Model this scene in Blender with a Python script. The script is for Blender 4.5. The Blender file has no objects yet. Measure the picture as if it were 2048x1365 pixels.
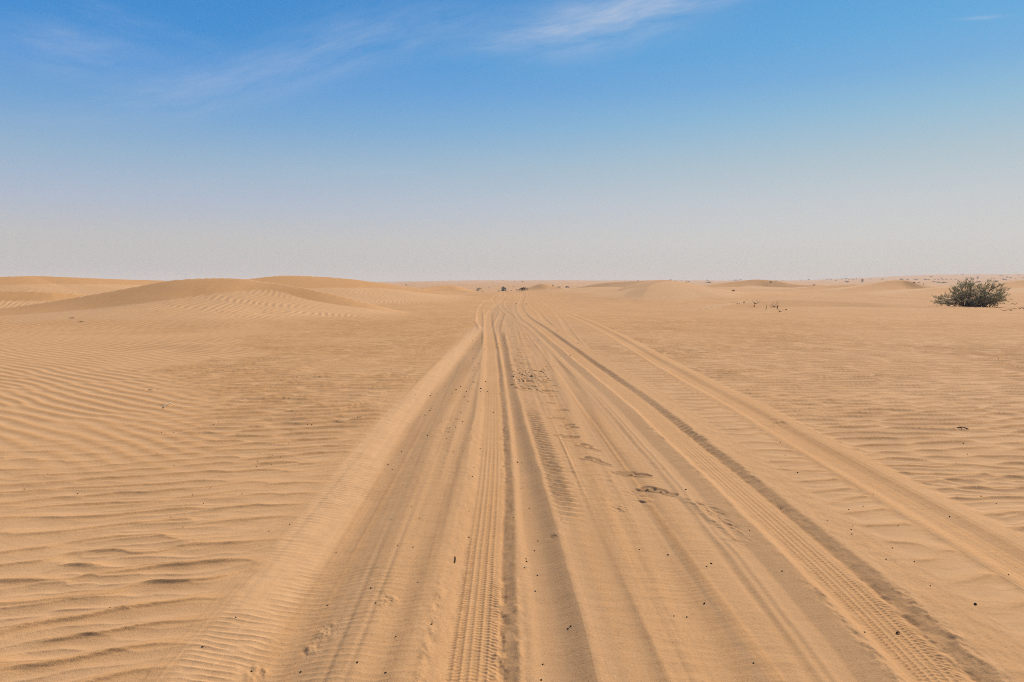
import bpy, math, random
import numpy as np

random.seed(7)
rng = np.random.default_rng(11)
R = math.radians
scene = bpy.context.scene
COL = scene.collection

# ------------------------------------------------------------------ camera
F = 1365.0            # focal length in pixels of a 2048 x 1365 frame (24 mm lens)
CAM_H = 1.65
HORIZON = 568.0
PITCH = math.atan((682.5 - HORIZON) / F)
cam_d = bpy.data.cameras.new("camera")
cam_d.sensor_width = 36.0
cam_d.lens = 36.0 * F / 2048.0
cam_d.clip_start = 0.05
cam_d.clip_end = 20000.0
cam = bpy.data.objects.new("camera", cam_d)
cam.location = (0, 0, CAM_H)
cam.rotation_euler = (math.pi / 2 - PITCH, 0, 0)
COL.objects.link(cam)
scene.camera = cam
CP, SP = math.cos(PITCH), math.sin(PITCH)


def ray(u, v):
    """direction of the sight line through a point of the photograph, scaled to dy = 1"""
    a = (np.asarray(u, float) - 1024.0) / F
    b = -(np.asarray(v, float) - 682.5) / F
    dy = CP + b * SP
    dz = -SP + b * CP
    return a / dy, dz / dy


def at(u, v, d):
    ax, az = ray(u, v)
    return np.array([ax * d, d, CAM_H + az * d])


# ------------------------------------------------------------------ noise
def _hash(ix, iy, seed):
    n = (ix.astype(np.int64) * 374761393 + iy.astype(np.int64) * 668265263 + seed * 1442695041) & 0x7FFFFFFF
    n = ((n ^ (n >> 13)) * 1274126177) & 0x7FFFFFFF
    n = n ^ (n >> 16)
    return (n & 0xFFFF).astype(np.float32) / 65535.0


def vnoise(x, y, seed=0):
    ix = np.floor(x); iy = np.floor(y)
    fx = (x - ix).astype(np.float32); fy = (y - iy).astype(np.float32)
    fx = fx * fx * fx * (fx * (fx * 6 - 15) + 10)
    fy = fy * fy * fy * (fy * (fy * 6 - 15) + 10)
    ix = ix.astype(np.int64); iy = iy.astype(np.int64)
    a = _hash(ix, iy, seed); b = _hash(ix + 1, iy, seed)
    c = _hash(ix, iy + 1, seed); d = _hash(ix + 1, iy + 1, seed)
    return (a + (b - a) * fx) * (1 - fy) + (c + (d - c) * fx) * fy - 0.5


def fbm(x, y, octaves=4, seed=0, gain=0.5):
    s = np.zeros(np.shape(x), np.float32); g = 1.0
    for o in range(octaves):
        s += g * vnoise(x * 2.0 ** o + 17.3 * o, y * 2.0 ** o - 9.1 * o, seed + o)
        g *= gain
    return s


def sstep(a, b, x):
    t = np.clip((x - a) / (b - a), 0, 1)
    return t * t * (3 - 2 * t)


# ------------------------------------------------------------------ large land forms
def base(x, y):
    ay = np.maximum(y, 1.0)
    side = x / ay
    rt = sstep(0.13, 0.27, side)
    z = 0.64 * sstep(40, 80, y)
    y0 = 82 + 75 * rt
    z = z - 2.5 * sstep(0, 1, (y - y0) / 42.0)
    far = np.clip((y - 300) / 1150.0, 0, 1)
    z = z + far * 10.0 * (1 - 0.35 * sstep(-0.02, -0.25, side))
    z = z + far ** 1.6 * 13.5 * sstep(0.40, 0.66, side)
    z = z - 16 * sstep(1450, 2300, y)
    m = sstep(170, 420, y)
    mm = m > 0
    if np.any(mm):
        xs = x[mm]; ys = y[mm]
        w = 24 * fbm(xs / 90, ys / 90, 2, 31)
        n1 = 1 - np.abs(2 * vnoise((xs + w) / 85, (ys + w) / 46, 41))
        n2 = 1 - np.abs(2 * vnoise((xs + w) / 32, (ys - w) / 18, 43))
        z[mm] += m[mm] * (2.6 * (n1 - 0.6) + 1.1 * (n2 - 0.6)) * (0.55 + 0.45 * far[mm])
    back = sstep(5, -60, y)
    z = z + back * 1.5 * fbm(x / 40, y / 40, 3, 77)
    near = sstep(260, 60, y)
    z = z + near * sstep(9, 40, np.hypot(x, y)) * 0.07 * fbm(x / 13, y / 18, 2, 5)
    return z


# crest points: u, v, distance, steep face width, height share at its foot, apron width, far side width
RIDGES = [
    # long dune on the left
    [(-420, 652, 31, 1.6, .5, 5, 5), (-180, 636, 32.5, 1.8, .5, 6, 6), (0, 618, 33.6, 2.0, .34, 7, 6), (137, 598, 34.6, 2.4, .30, 8.5, 6), (273, 574, 35.6, 2.6, .40, 10.0, 7),
     (342, 562, 36.1, 2.6, .48, 10.5, 7), (410, 557.5, 36.7, 2.3, .6, 10.5, 7), (478, 558, 37, 1.9, .67, 11, 7), (530, 565, 37, 1.2, .77, 11, 6),
     (581, 572, 36.6, .6, .88, 11, 6), (640, 583.5, 36.2, 1.0, .66, 10, 6), (718, 602, 36.2, .9, .62, 8, 5), (787, 620, 36.6, .6, .6, 5, 4), (838, 631, 37, .4, .6, 3, 3)],
    # dune behind it
    [(400, 569, 49, 2.0, .6, 12, 9), (496, 558.6, 52, 2.6, .55, 13, 10), (564, 552, 54, 2.8, .55, 13, 10), (632, 553.5, 56, 2.8, .58, 13, 10),
     (700, 558.6, 58, 2.4, .6, 13, 10), (735, 563, 59, 1.8, .66, 12, 9), (787, 570, 61, 2.2, .58, 11, 9), (855, 580, 63, 1.8, .5, 8, 8), (930, 593, 66, 1.0, .5, 5, 6)],
    # far left dunes
    [(-420, 560, 48, 3, .7, 13, 10), (-200, 557, 50, 3, .7, 13, 10), (0, 554, 52, 3, .72, 13, 10), (68, 552.5, 54, 3, .72, 13, 10), (150, 555.5, 56, 3, .72, 13, 10), (250, 559.5, 60, 3, .7, 13, 10),
     (340, 562.5, 64, 2.5, .7, 12, 10), (430, 570, 68, 2, .7, 12, 10)],
    [(-160, 586, 41, 1.2, .5, 4, 5), (-60, 583, 42, 1.3, .5, 4, 5), (20, 583, 43, 1.3, .5, 4, 5), (100, 585, 44, 1.1, .5, 4, 5), (190, 592, 46, .8, .5, 3, 4)],
    # small dune left of the far palm
    [(830, 581, 98, 1.5, .6, 6, 8), (862, 574.5, 103, 1.6, .6, 8, 10), (890, 571, 106, 1.8, .6, 9, 10), (914, 573, 108, 1.8, .6, 8, 10), (950, 582, 112, 1.5, .6, 6, 8)],
    [(838, 581, 87, 1.0, .5, 4, 6), (880, 579.5, 89, 1.0, .5, 4, 6), (925, 582, 90, 1.0, .5, 4, 6), (968, 586.5, 86, .8, .5, 3, 5)],
    # knoll right of the far palm
    [(1030, 585, 104, 2, .6, 8, 8), (1060, 575, 107, 2, .6, 8, 8), (1085, 569, 108, 2, .6, 8, 8), (1110, 573, 108, 2, .6, 8, 8), (1140, 580, 106, 2, .6, 8, 8)],
    # pale peaked dune right of the track
    [(1085, 584, 94, 2, .7, 8, 10), (1145, 577, 91, 2, .6, 12, 12), (1197, 567.5, 87, 2.4, .55, 14, 12), (1250, 563.5, 82, 2.6, .5, 14, 10), (1292, 561.8, 76, 3.2, .45, 12, 9),
     (1322, 560.3, 71.5, 7, .35, 8, 8), (1346, 562.3, 68.5, 9, .25, 5, 7), (1373, 576, 64, 8, .25, 3.5, 7), (1405, 589.5, 60, 5.0, .2, 2, 6), (1434, 602, 57, 2.0, .2, 1, 5)],
    [(1345, 562, 69, 3.0, .5, 6, 10), (1322, 564, 66.5, 3.2, .5, 7, 10), (1306, 569, 64, 3.2, .5, 7, 10), (1295, 576.5, 61.5, 3.0, .5, 7, 9), (1290, 587, 59, 2.5, .5, 6, 8), (1288, 599, 56, 2.0, .5, 5, 6), (1287, 609, 52, 1.5, .5, 4, 5)],
    [(1366, 581, 78, .9, .4, 6, 8), (1400, 581.5, 74.5, 1.0, .35, 7, 8), (1440, 582.5, 72, 1.1, .3, 8, 8), (1490, 586.5, 69, 1.3, .3, 7, 8), (1540, 592.5, 66, 1.3, .3, 5, 8), (1582, 600, 62, .8, .3, 3, 6)],
    # middle distance dunes on the right
    [(1350, 580, 117, 4, 0.40, 16, 14), (1410, 572, 121, 5, 0.40, 18, 14), (1460, 565, 124, 6, 0.42, 20, 14), (1500, 560.5, 125, 6, 0.42, 20, 14), (1526, 560, 125, 6, 0.42, 20, 14), (1548, 562.5, 124, 5, 0.42, 18, 14),
     (1580, 567.5, 121, 4, 0.40, 16, 14), (1650, 572, 117, 4, 0.40, 16, 14)],
    [(1490, 592, 90, 2, 0.35, 7, 9), (1560, 582, 97, 3, 0.35, 9, 10), (1620, 574, 103, 3, 0.35, 10, 10), (1690, 569, 108, 3, 0.35, 10, 10), (1750, 571, 110, 3, 0.35, 10, 10)],
    [(1590, 606, 68, 2, 0.30, 6, 7), (1640, 592, 74, 3, 0.30, 9, 8), (1690, 578, 80, 4.5, 0.30, 11, 8), (1735, 570.5, 84, 5, 0.30, 14, 8), (1775, 562.3, 87, 5, 0.30, 14, 8), (1800, 560.6, 88, 5, 0.30, 14, 8), (1818, 562.5, 87.5, 5, 0.30, 13, 8),
     (1838, 570, 86, 4, 0.30, 10, 8), (1862, 580, 84, 3, 0.30, 8, 7)],
    [(1640, 604, 59, 2, 0.55, 8, 6), (1720, 597, 62, 3.5, 0.52, 12, 7), (1775, 589, 66, 4, 0.52, 14, 8), (1850, 579, 72, 4, 0.52, 15, 8), (1905, 574, 76, 4, 0.52, 15, 8), (1990, 567, 80, 4, 0.52, 15, 9),
     (2060, 560, 84, 4, 0.52, 15, 9), (2220, 556, 86, 4, 0.52, 15, 9), (2500, 566, 86, 4, 0.52, 15, 9)],
    # low ridge the bush stands on
    [(1340, 636, 34, .8, .75, 3, 3), (1420, 618, 40, 1.4, .4, 6, 4), (1480, 607.5, 43, 1.8, .32, 8, 5), (1560, 600.3, 45, 2.0, .30, 9, 5.5), (1650, 602.3, 45.5, 1.9, .30, 9, 5.5), (1750, 606, 45.2, 1.7, .32, 8, 5),
     (1870, 612, 44.6, 1.3, .35, 7, 5), (2000, 617, 43.6, 1.0, .4, 6, 5), (2070, 619.5, 43, 1.0, .4, 6, 5), (2300, 630, 42, 1.0, .5, 6, 5)],
]


def spline(rows, n=9):
    a = np.array(rows, float); out = []
    for i in range(len(a) - 1):
        p0 = a[max(i - 1, 0)]; p1 = a[i]; p2 = a[i + 1]; p3 = a[min(i + 2, len(a) - 1)]
        for k in range(n):
            t = k / n
            out.append(0.5 * (2 * p1 + (p2 - p0) * t + (2 * p0 - 5 * p1 + 4 * p2 - p3) * t * t + (3 * p1 - p0 - 3 * p2 + p3) * t ** 3))
    out.append(a[-1])
    return np.array(out)


RPOLY = []
WF = [1.9, 1.3, 1.2, 1.2, .8, .7, 2.0, .8, .6, .7, .6, .7, .6, .7, .9]   # steepness of the near faces
for rows in RIDGES:
    P = []
    for (u, v, d, w1, f1, w2, wf) in rows:
        p = at(u, v, d)
        P.append((p[0], p[1], p[2], w1, f1, w2, wf))
    P = spline(P, 5)
    hb = base(P[:, 0].copy(), P[:, 1].copy())
    Hc = np.maximum(P[:, 2] - hb, 0.0)
    Hc[0] *= 0.2; Hc[-1] *= 0.2
    RPOLY.append((P, Hc))


FC = [1, 1, 1, 1, .8, .8, .3, .1, .0, .8, .7, .8, .9, .8, .8]   # share of coarse orange sand on the faces


def macro(x, y, want_face=False):
    """height of the land without ripples and tracks; second value: dune share, third: steep face share"""
    x = np.asarray(x, np.float64); y = np.asarray(y, np.float64)
    zb = base(x, y)
    h = np.zeros_like(zb); dune = np.zeros_like(zb); face = np.zeros_like(zb)
    for ri, (P, Hc) in enumerate(RPOLY):
        mg = max(P[:, 5].max() + P[:, 3].max(), P[:, 6].max()) + 1
        m = (x > P[:, 0].min() - mg) & (x < P[:, 0].max() + mg) & (y > P[:, 1].min() - mg) & (y < P[:, 1].max() + mg)
        if not np.any(m):
            continue
        xs = x[m]; ys = y[m]
        best = np.full(xs.shape, 1e9); par = np.zeros((5,) + xs.shape); sg = np.zeros(xs.shape); ws = np.zeros(xs.shape)
        for i in range(len(P) - 1):
            ax, ay = P[i, 0], P[i, 1]; ex, ey = P[i + 1, 0] - ax, P[i + 1, 1] - ay
            L2 = ex * ex + ey * ey + 1e-9
            t = np.clip(((xs - ax) * ex + (ys - ay) * ey) / L2, 0, 1)
            qx = xs - ax - t * ex; qy = ys - ay - t * ey
            d2 = qx * qx + qy * qy
            k = d2 < best
            best[k] = d2[k]
            sg[k] = np.sign(ex * qy[k] - ey * qx[k])
            w_ = math.sqrt(L2) / (d2 + .02) ** 2.5
            for j in range(4):
                par[j] += w_ * (P[i, 3 + j] * (1 - t) + P[i + 1, 3 + j] * t)
            par[4] += w_ * (Hc[i] * (1 - t) + Hc[i + 1] * t)
            ws += w_
        par /= ws
        d = np.sqrt(best)
        w1, f1, w2, wf, H = par
        near = sg < 0
        wob = 1 + 0.25 * fbm(xs / 5.0, ys / 5.0, 2, 3)
        w1 = w1 * wob * WF[ri]
        tf = np.clip(d / np.maximum(w1, .01), 0, 1)
        ta = np.clip((d - w1) / np.maximum(w2, .01), 0, 1)
        pn = np.where(d < w1, 1 - (1 - f1) * tf ** 1.15, f1 * (1 - ta) ** 2 * (1 + 0.6 * ta))
        tb = np.clip(d / np.maximum(wf, .01), 0, 1)
        pf = (1 - tb) ** 2 * (1 + 1.7 * tb)
        c = H * np.where(near, pn, pf)
        hs = h[m]
        kx = 0.10
        hm = np.maximum(hs, c)
        dd = np.abs(hs - c)
        hm = hm + np.where((hs > .02) & (c > .02), kx * 0.25 * np.clip(1 - dd / kx, 0, 1) ** 2, 0)
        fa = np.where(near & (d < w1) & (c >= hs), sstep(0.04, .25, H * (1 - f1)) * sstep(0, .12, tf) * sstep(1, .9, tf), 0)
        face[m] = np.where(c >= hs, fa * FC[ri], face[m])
        h[m] = hm
        dune[m] = np.maximum(dune[m], sstep(0.05, 0.30, c))
    if want_face:
        return zb + h, dune, face
    return zb + h


def ground_hit(u, v, dmax=1440.0, default=None):
    """first point where the sight line through (u, v) meets the land"""
    ax, az = ray(u, v)
    d = np.concatenate([np.arange(1.5, 30, .02), np.arange(30, 130, .1), np.arange(130, dmax, 1.0)])
    zz = CAM_H + az * d - macro(ax * d, d)
    k = np.nonzero(zz <= 0)[0]
    if len(k) == 0:
        if default is not None:
            d0 = default
        else:
            d0 = d[np.argmin(zz[d > 20]) + np.sum(d <= 20)]
    else:
        i = k[0]
        d0 = d[i] if i == 0 else d[i - 1] + (d[i] - d[i - 1]) * zz[i - 1] / (zz[i - 1] - zz[i] + 1e-9)
    return float(ax * d0), float(d0), float(macro(np.array([ax * d0]), np.array([d0]))[0])


# ------------------------------------------------------------------ ripple fields (narrow band random fields, tileable)
def ripple_tile(N, L, lam, ang_sigma, rad_sigma, seed, mode):
    g = np.random.default_rng(seed)
    k = np.fft.fftfreq(N, L / N)
    kx, ky = np.meshgrid(k, k)
    kr = np.hypot(kx, ky); ka = np.arctan2(kx, ky)
    k0 = 1 / lam
    S = np.exp(-0.5 * ((kr - k0) / (rad_sigma * k0)) ** 2) * np.exp(-0.5 * (ka / ang_sigma) ** 2) * (ky > 0)
    ph = np.exp(2j * np.pi * g.random((N, N))) * S
    psi = np.fft.ifft2(ph)
    amp = np.abs(psi); amp /= np.sqrt(np.mean(amp ** 2))
    t = (np.angle(psi) / (2 * np.pi)) % 1.0
    if mode == 'sharp':
        c0, c = 0.50, 0.565
        q = np.where(t < c0, .52 * (t / c0) ** 1.8, np.where(t < c, .52 + .48 * (t - c0) / (c - c0), (1 - (t - c) / (1 - c)) ** 1.5))
    else:
        q = 0.5 - 0.5 * np.cos(2 * np.pi * t)
        q = q ** 1.3
    return ((q - 0.33) * (.95 * np.tanh(amp * 1.7))).astype(np.float32)


def sample(tile, L, x, y):
    N = tile.shape[0]
    fx = (x / L * N) % N; fy = (y / L * N) % N
    ix = np.floor(fx).astype(np.int32); iy = np.floor(fy).astype(np.int32)
    tx = (fx - ix).astype(np.float32); ty = (fy - iy).astype(np.float32)
    ix %= N; iy %= N
    jx = (ix + 1) % N; jy = (iy + 1) % N
    return (tile[iy, ix] * (1 - tx) + tile[iy, jx] * tx) * (1 - ty) + (tile[jy, ix] * (1 - tx) + tile[jy, jx] * tx) * ty


T_BIG = ripple_tile(2048, 24.0, 0.285, 0.30, 0.25, 1, 'sharp')
T_MID = ripple_tile(1024, 9.0, 0.12, 0.26, 0.20, 2, 'sharp')
T_DIAG = ripple_tile(2048, 22.0, 0.225, 0.12, 0.12, 3, 'soft')
T_APR = ripple_tile(2048, 30.0, 0.34, 0.22, 0.12, 4, 'soft')
T_MIC = ripple_tile(1024, 4.0, 0.050, 0.16, 0.18, 5, 'sharp')
T_TRD = ripple_tile(512, 1.6, 0.026, 0.35, 0.18, 6, 'soft')

# ------------------------------------------------------------------ wheel tracks
# pixel path along the middle, then cross section (metres to the right, height), options
TRACKS = [
    dict(path=[(1110, 612), (1104, 618), (1121, 637), (1142, 670), (1165, 702), (1192, 740)][1:], sec=[(-.22, 0), (-.15, .012), (-.08, -.007), (.08, -.008), (.16, .012), (.24, 0)], fade=(1, 1)),
    dict(path=[(1003, 588), (993, 592), (985, 598.5), (971, 604), (963, 613), (959.5, 630), (961, 644), (969, 656)], sec=[(-.30, 0), (-.2, .026), (-.11, -.02), (.11, -.02), (.2, .026), (.3, 0)], fade=(0, 0)),
    dict(path=[(1000, 588.5), (991, 592.5), (986, 600), (993, 609), (1000, 613)], sec=[(-.30, 0), (-.2, .026), (-.11, -.02), (.11, -.02), (.2, .026), (.3, 0)], fade=(0, 0)),
    dict(path=[(1003, 585.5), (1003, 600)], sec=[(-.30, 0), (-.2, .026), (-.11, -.02), (.11, -.02), (.2, .026), (.3, 0)], fade=(0, 0)),
    dict(path=[(1028, 587), (1021, 593), (1012, 603), (1015, 620), (1022, 632)], sec=[(-.30, 0), (-.2, .022), (-.11, -.02), (.11, -.02), (.2, .022), (.3, 0)], fade=(0, 1)),
    dict(path=[(1030, 589), (1040, 600), (1048, 606)], sec=[(-.30, 0), (-.2, .022), (-.11, -.02), (.11, -.02), (.2, .022), (.3, 0)], fade=(0, 0)),
    dict(path=[(1003, 613), (1004, 630), (997, 645), (992, 662)], sec=[(-.27, 0), (-.18, .022), (-.1, -.02), (.1, -.02), (.18, .022), (.27, 0)], fade=(0, 0)),
    dict(path=[(1046, 598), (1054, 604), (1075, 623), (1093, 645), (1112, 662), (1140, 690)], sec=[(-.25, 0), (-.17, .02), (-.09, -.015), (.09, -.015), (.17, .02), (.25, 0)], fade=(1, 1)),
    dict(path=[(1020, 588), (1010, 598), (1003, 606), (1007, 618), (1020, 629), (1040, 641), (1062, 655), (1095, 676)], sec=[(-.28, 0), (-.2, .026), (-.11, -.024), (.11, -.024), (.2, .03), (.28, 0)], fade=(0, 0)),
    # far right track
    dict(path=[(1058, 583.5), (1075, 594), (1100, 612.5), (1228, 672), (1367, 752), (1475, 810), (1703, 940), (1999, 1107), (2250, 1252)],
         sec=[(-.30, 0), (-.22, .004), (-.18, .015), (-.12, -.008), (.06, -.011), (.165, .016), (.24, .014), (.42, 0)], fade=(1, 0), rib=.003),
    # old wind-softened trough at the left edge
    dict(path=[(966, 658), (955, 670), (931, 700), (868, 780), (800, 870), (745, 965), (600, 1200), (490, 1365)],
         sec=[(-.40, -.004), (-.30, -.006), (-.24, -.014), (.0, -.060), (.06, -.062), (.13, -.050), (.36, -.002), (.40, .003), (.5, -.006), (.6, 0)], fade=(1, 0), keep=.35, mic=1.0),
    dict(path=[(986, 690), (958, 780), (935, 860), (900, 965), (822, 1200), (762, 1365)],
         sec=[(-.16, 0), (-.09, -.007), (-.02, -.012), (.06, .008), (.10, .007), (.16, -.004), (.22, 0)], fade=(1, 0), keep=.3, mic=.6),
    # pale ridge and trough between the ruts
    dict(path=[(1072, 661), (1090, 690), (1105, 735), (1122, 778), (1195, 965), (1272, 1200), (1330, 1365)], sec=[(-.15, 0), (-.06, .004), (0, .012), (.07, .0), (.15, 0)], fade=(1, 0), keep=.5, mic=.4),
    dict(path=[(1080, 668), (1112, 700), (1156, 780), (1220, 895), (1244, 926), (1350, 1100), (1398, 1200), (1490, 1365)],
         sec=[(-.22, 0), (-.14, -.008), (-.06, -.017), (.0, -.010), (.09, .012), (.16, .010), (.32, 0)], fade=(1, 0), keep=.3, mic=.7),
    # sharp crested rut beside the left rut
    dict(path=[(1006, 655), (1017, 700), (1034, 780), (1085, 965), (1154, 1200), (1195, 1365)],
         sec=[(-.30, -.002), (-.23, -.026), (-.15, -.030), (-.09, -.014), (-.006, .026), (.010, .024), (.06, .006), (.2, 0), (.3, 0)], fade=(1, 0), bump=1, keep=0, lips=(0.0,)),
    # left rut
    dict(path=[(1014, 586), (1012, 592), (1004, 602), (992, 611), (982, 623), (977, 640), (979, 665), (983, 700), (985, 780), (980, 965), (957, 1200), (941, 1365)],
         sec=[(-.28, 0), (-.225, .006), (-.115, -.030), (-.08, -.032), (.10, -.031), (.122, -.037), (.214, .007), (.232, .007), (.26, .0)], fade=(0, 0), tread=1, lips=(.222, -.22, .12)),
    # right rut
    dict(path=[(1043, 586), (1046, 594), (1043, 601), (1040, 609), (1041, 618), (1056, 638), (1088, 660), (1127, 690), (1152, 709), (1198, 744), (1248, 781), (1466, 965), (1730, 1200), (1900, 1365)],
         sec=[(-.62, 0), (-.575, .0), (-.53, .008), (-.50, .001), (-.475, .006), (-.44, -.006), (-.37, -.017), (-.205, .012), (-.135, -.028), (-.08, -.030), (.115, -.029), (.138, -.033), (.228, .009), (.244, .010), (.33, .004), (.6, 0)], fade=(0, 0), tread=1, lug=1, lips=(.236, -.205, .13)),
]


def herm(y, ys, xs):
    """smooth x(y) through increasing ys"""
    n = len(ys)
    m = np.zeros(n)
    dl = np.diff(xs) / np.diff(ys)
    m[0] = dl[0]; m[-1] = dl[-1]
    for i in range(1, n - 1):
        h0 = ys[i] - ys[i - 1]; h1 = ys[i + 1] - ys[i]
        m[i] = (dl[i - 1] * h1 + dl[i] * h0) / (h0 + h1)
    i = np.clip(np.searchsorted(ys, y) - 1, 0, n - 2)
    h = ys[i + 1] - ys[i]; t = (y - ys[i]) / h
    lo = t < 0; hi = t > 1
    tc = np.clip(t, 0, 1)
    r = ((1 + 2 * tc) * (1 - tc) ** 2 * xs[i] + tc * (1 - tc) ** 2 * h * m[i] + tc ** 2 * (3 - 2 * tc) * xs[i + 1] + tc ** 2 * (tc - 1) * h * m[i + 1])
    r = np.where(lo, xs[0] + (y - ys[0]) * m[0], r)
    return np.where(hi, xs[-1] + (y - ys[-1]) * m[-1], r)


for T in TRACKS:
    pts = sorted([ground_hit(u, v)[:2] for u, v in T['path']], key=lambda p: p[1])
    q = [pts[0]]
    for p in pts[1:]:
        if p[1] > q[-1][1] + 0.25:
            q.append(p)
    T['ys'] = np.array([p[1] for p in q]); T['xs'] = np.array([p[0] for p in q])
    yy = np.linspace(0.2, T['ys'][-1] + 3, 3000)
    xc = herm(yy, T['ys'], T['xs'])
    sl = np.gradient(xc, yy)
    T['tab'] = (yy, xc, sl, np.concatenate([[0], np.cumsum(np.hypot(np.diff(xc), np.diff(yy)))]))


def lateral(T, x, y):
    yy, xc, sl, ss = T['tab']
    c = np.interp(y, yy, xc); s = np.interp(y, yy, sl); a = np.interp(y, yy, ss)
    return (x - c) / np.sqrt(1 + s * s), a


OLD = TRACKS[10]; LEFT_RUT = TRACKS[15]; RIGHT_RUT = TRACKS[16]; FAR_TRACK = TRACKS[9]

# footprints: pixel of the middle, length, width, heading (pixels right and down to the toe), depth
PRINTS = []
for (u, v, L, W) in [(1105, 793, .20, .10), (1100, 806, .20, .10), (1122, 820, .17, .12), (1130, 823, .12, .09), (1116, 836, .22, .12), (1138, 851, .17, .12), (1148, 857, .14, .10),
                     (1128, 871, .20, .09), (1146, 875, .19, .09), (1172, 892, .18, .12), (1189, 899, .18, .09), (1184, 919, .22, .11), (1207, 926, .20, .09),
                     (1250, 944, .23, .12), (1286, 952, .20, .09), (1296, 978, .16, .10), (1317, 983, .17, .11), (1341, 989, .14, .10)]:
    PRINTS.append((u, v, L * .85, W * 1.0, 1))
for i in range(26):
    v = 664 + i * 4.6
    u = 1040 + 10 * math.sin(i * 2.4) + (v - 664) * .12
    PRINTS.append((u, v, .27, .15, 0))
for (u, v) in [(1082, 749), (1072, 758), (1078, 754), (1080, 765), (1094, 762), (1097, 772), (1092, 781), (1068, 752), (1056, 758), (1085, 772), (1100, 784), (1062, 764)]:
    PRINTS.append((u, v, .26, .15, 0))
PG = []
for (u, v, L, W, k) in PRINTS:
    x, y, _ = ground_hit(u, v)
    PG.append((x, y, L, W, k))

SCUFFS = []   # loosened sand: pixel, radius in metres, strength
for (u, v, r, a) in [(1270, 985, .09, .8), (1242, 1018, .07, .7), (1288, 1000, .07, .7), (1318, 940, .05, .6), (1395, 1008, .10, .9), (1425, 1025, .10, 1.0), (1448, 1050, .10, .9), (1470, 1078, .08, .8),
                     (775, 1200, .055, .9), (657, 1252, .055, .9), (620, 1285, .05, .7), (515, 1328, .05, .9), (1559, 845, .16, 1.0), (1545, 850, .1, .7), (1112, 1075, .04, .7), (1592, 830, .1, .5), (1650, 812, .1, .5),
                     (1700, 795, .1, .5), (1755, 783, .12, .5), (1300, 925, .05, .6), (905, 838, .12, .8), (890, 860, .12, .7), (335, 812, .12, .9), (300, 781, .12, .7), (1905, 858, .1, .8)]:
    x, y, _ = ground_hit(u, v)
    SCUFFS.append((x, y, r, a))


RIP = {}


def w0(t, ts):
    return .8 * sstep(ts[0], ts[0] + .15, t) * sstep(ts[-1], ts[-1] - .12, t)


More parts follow.
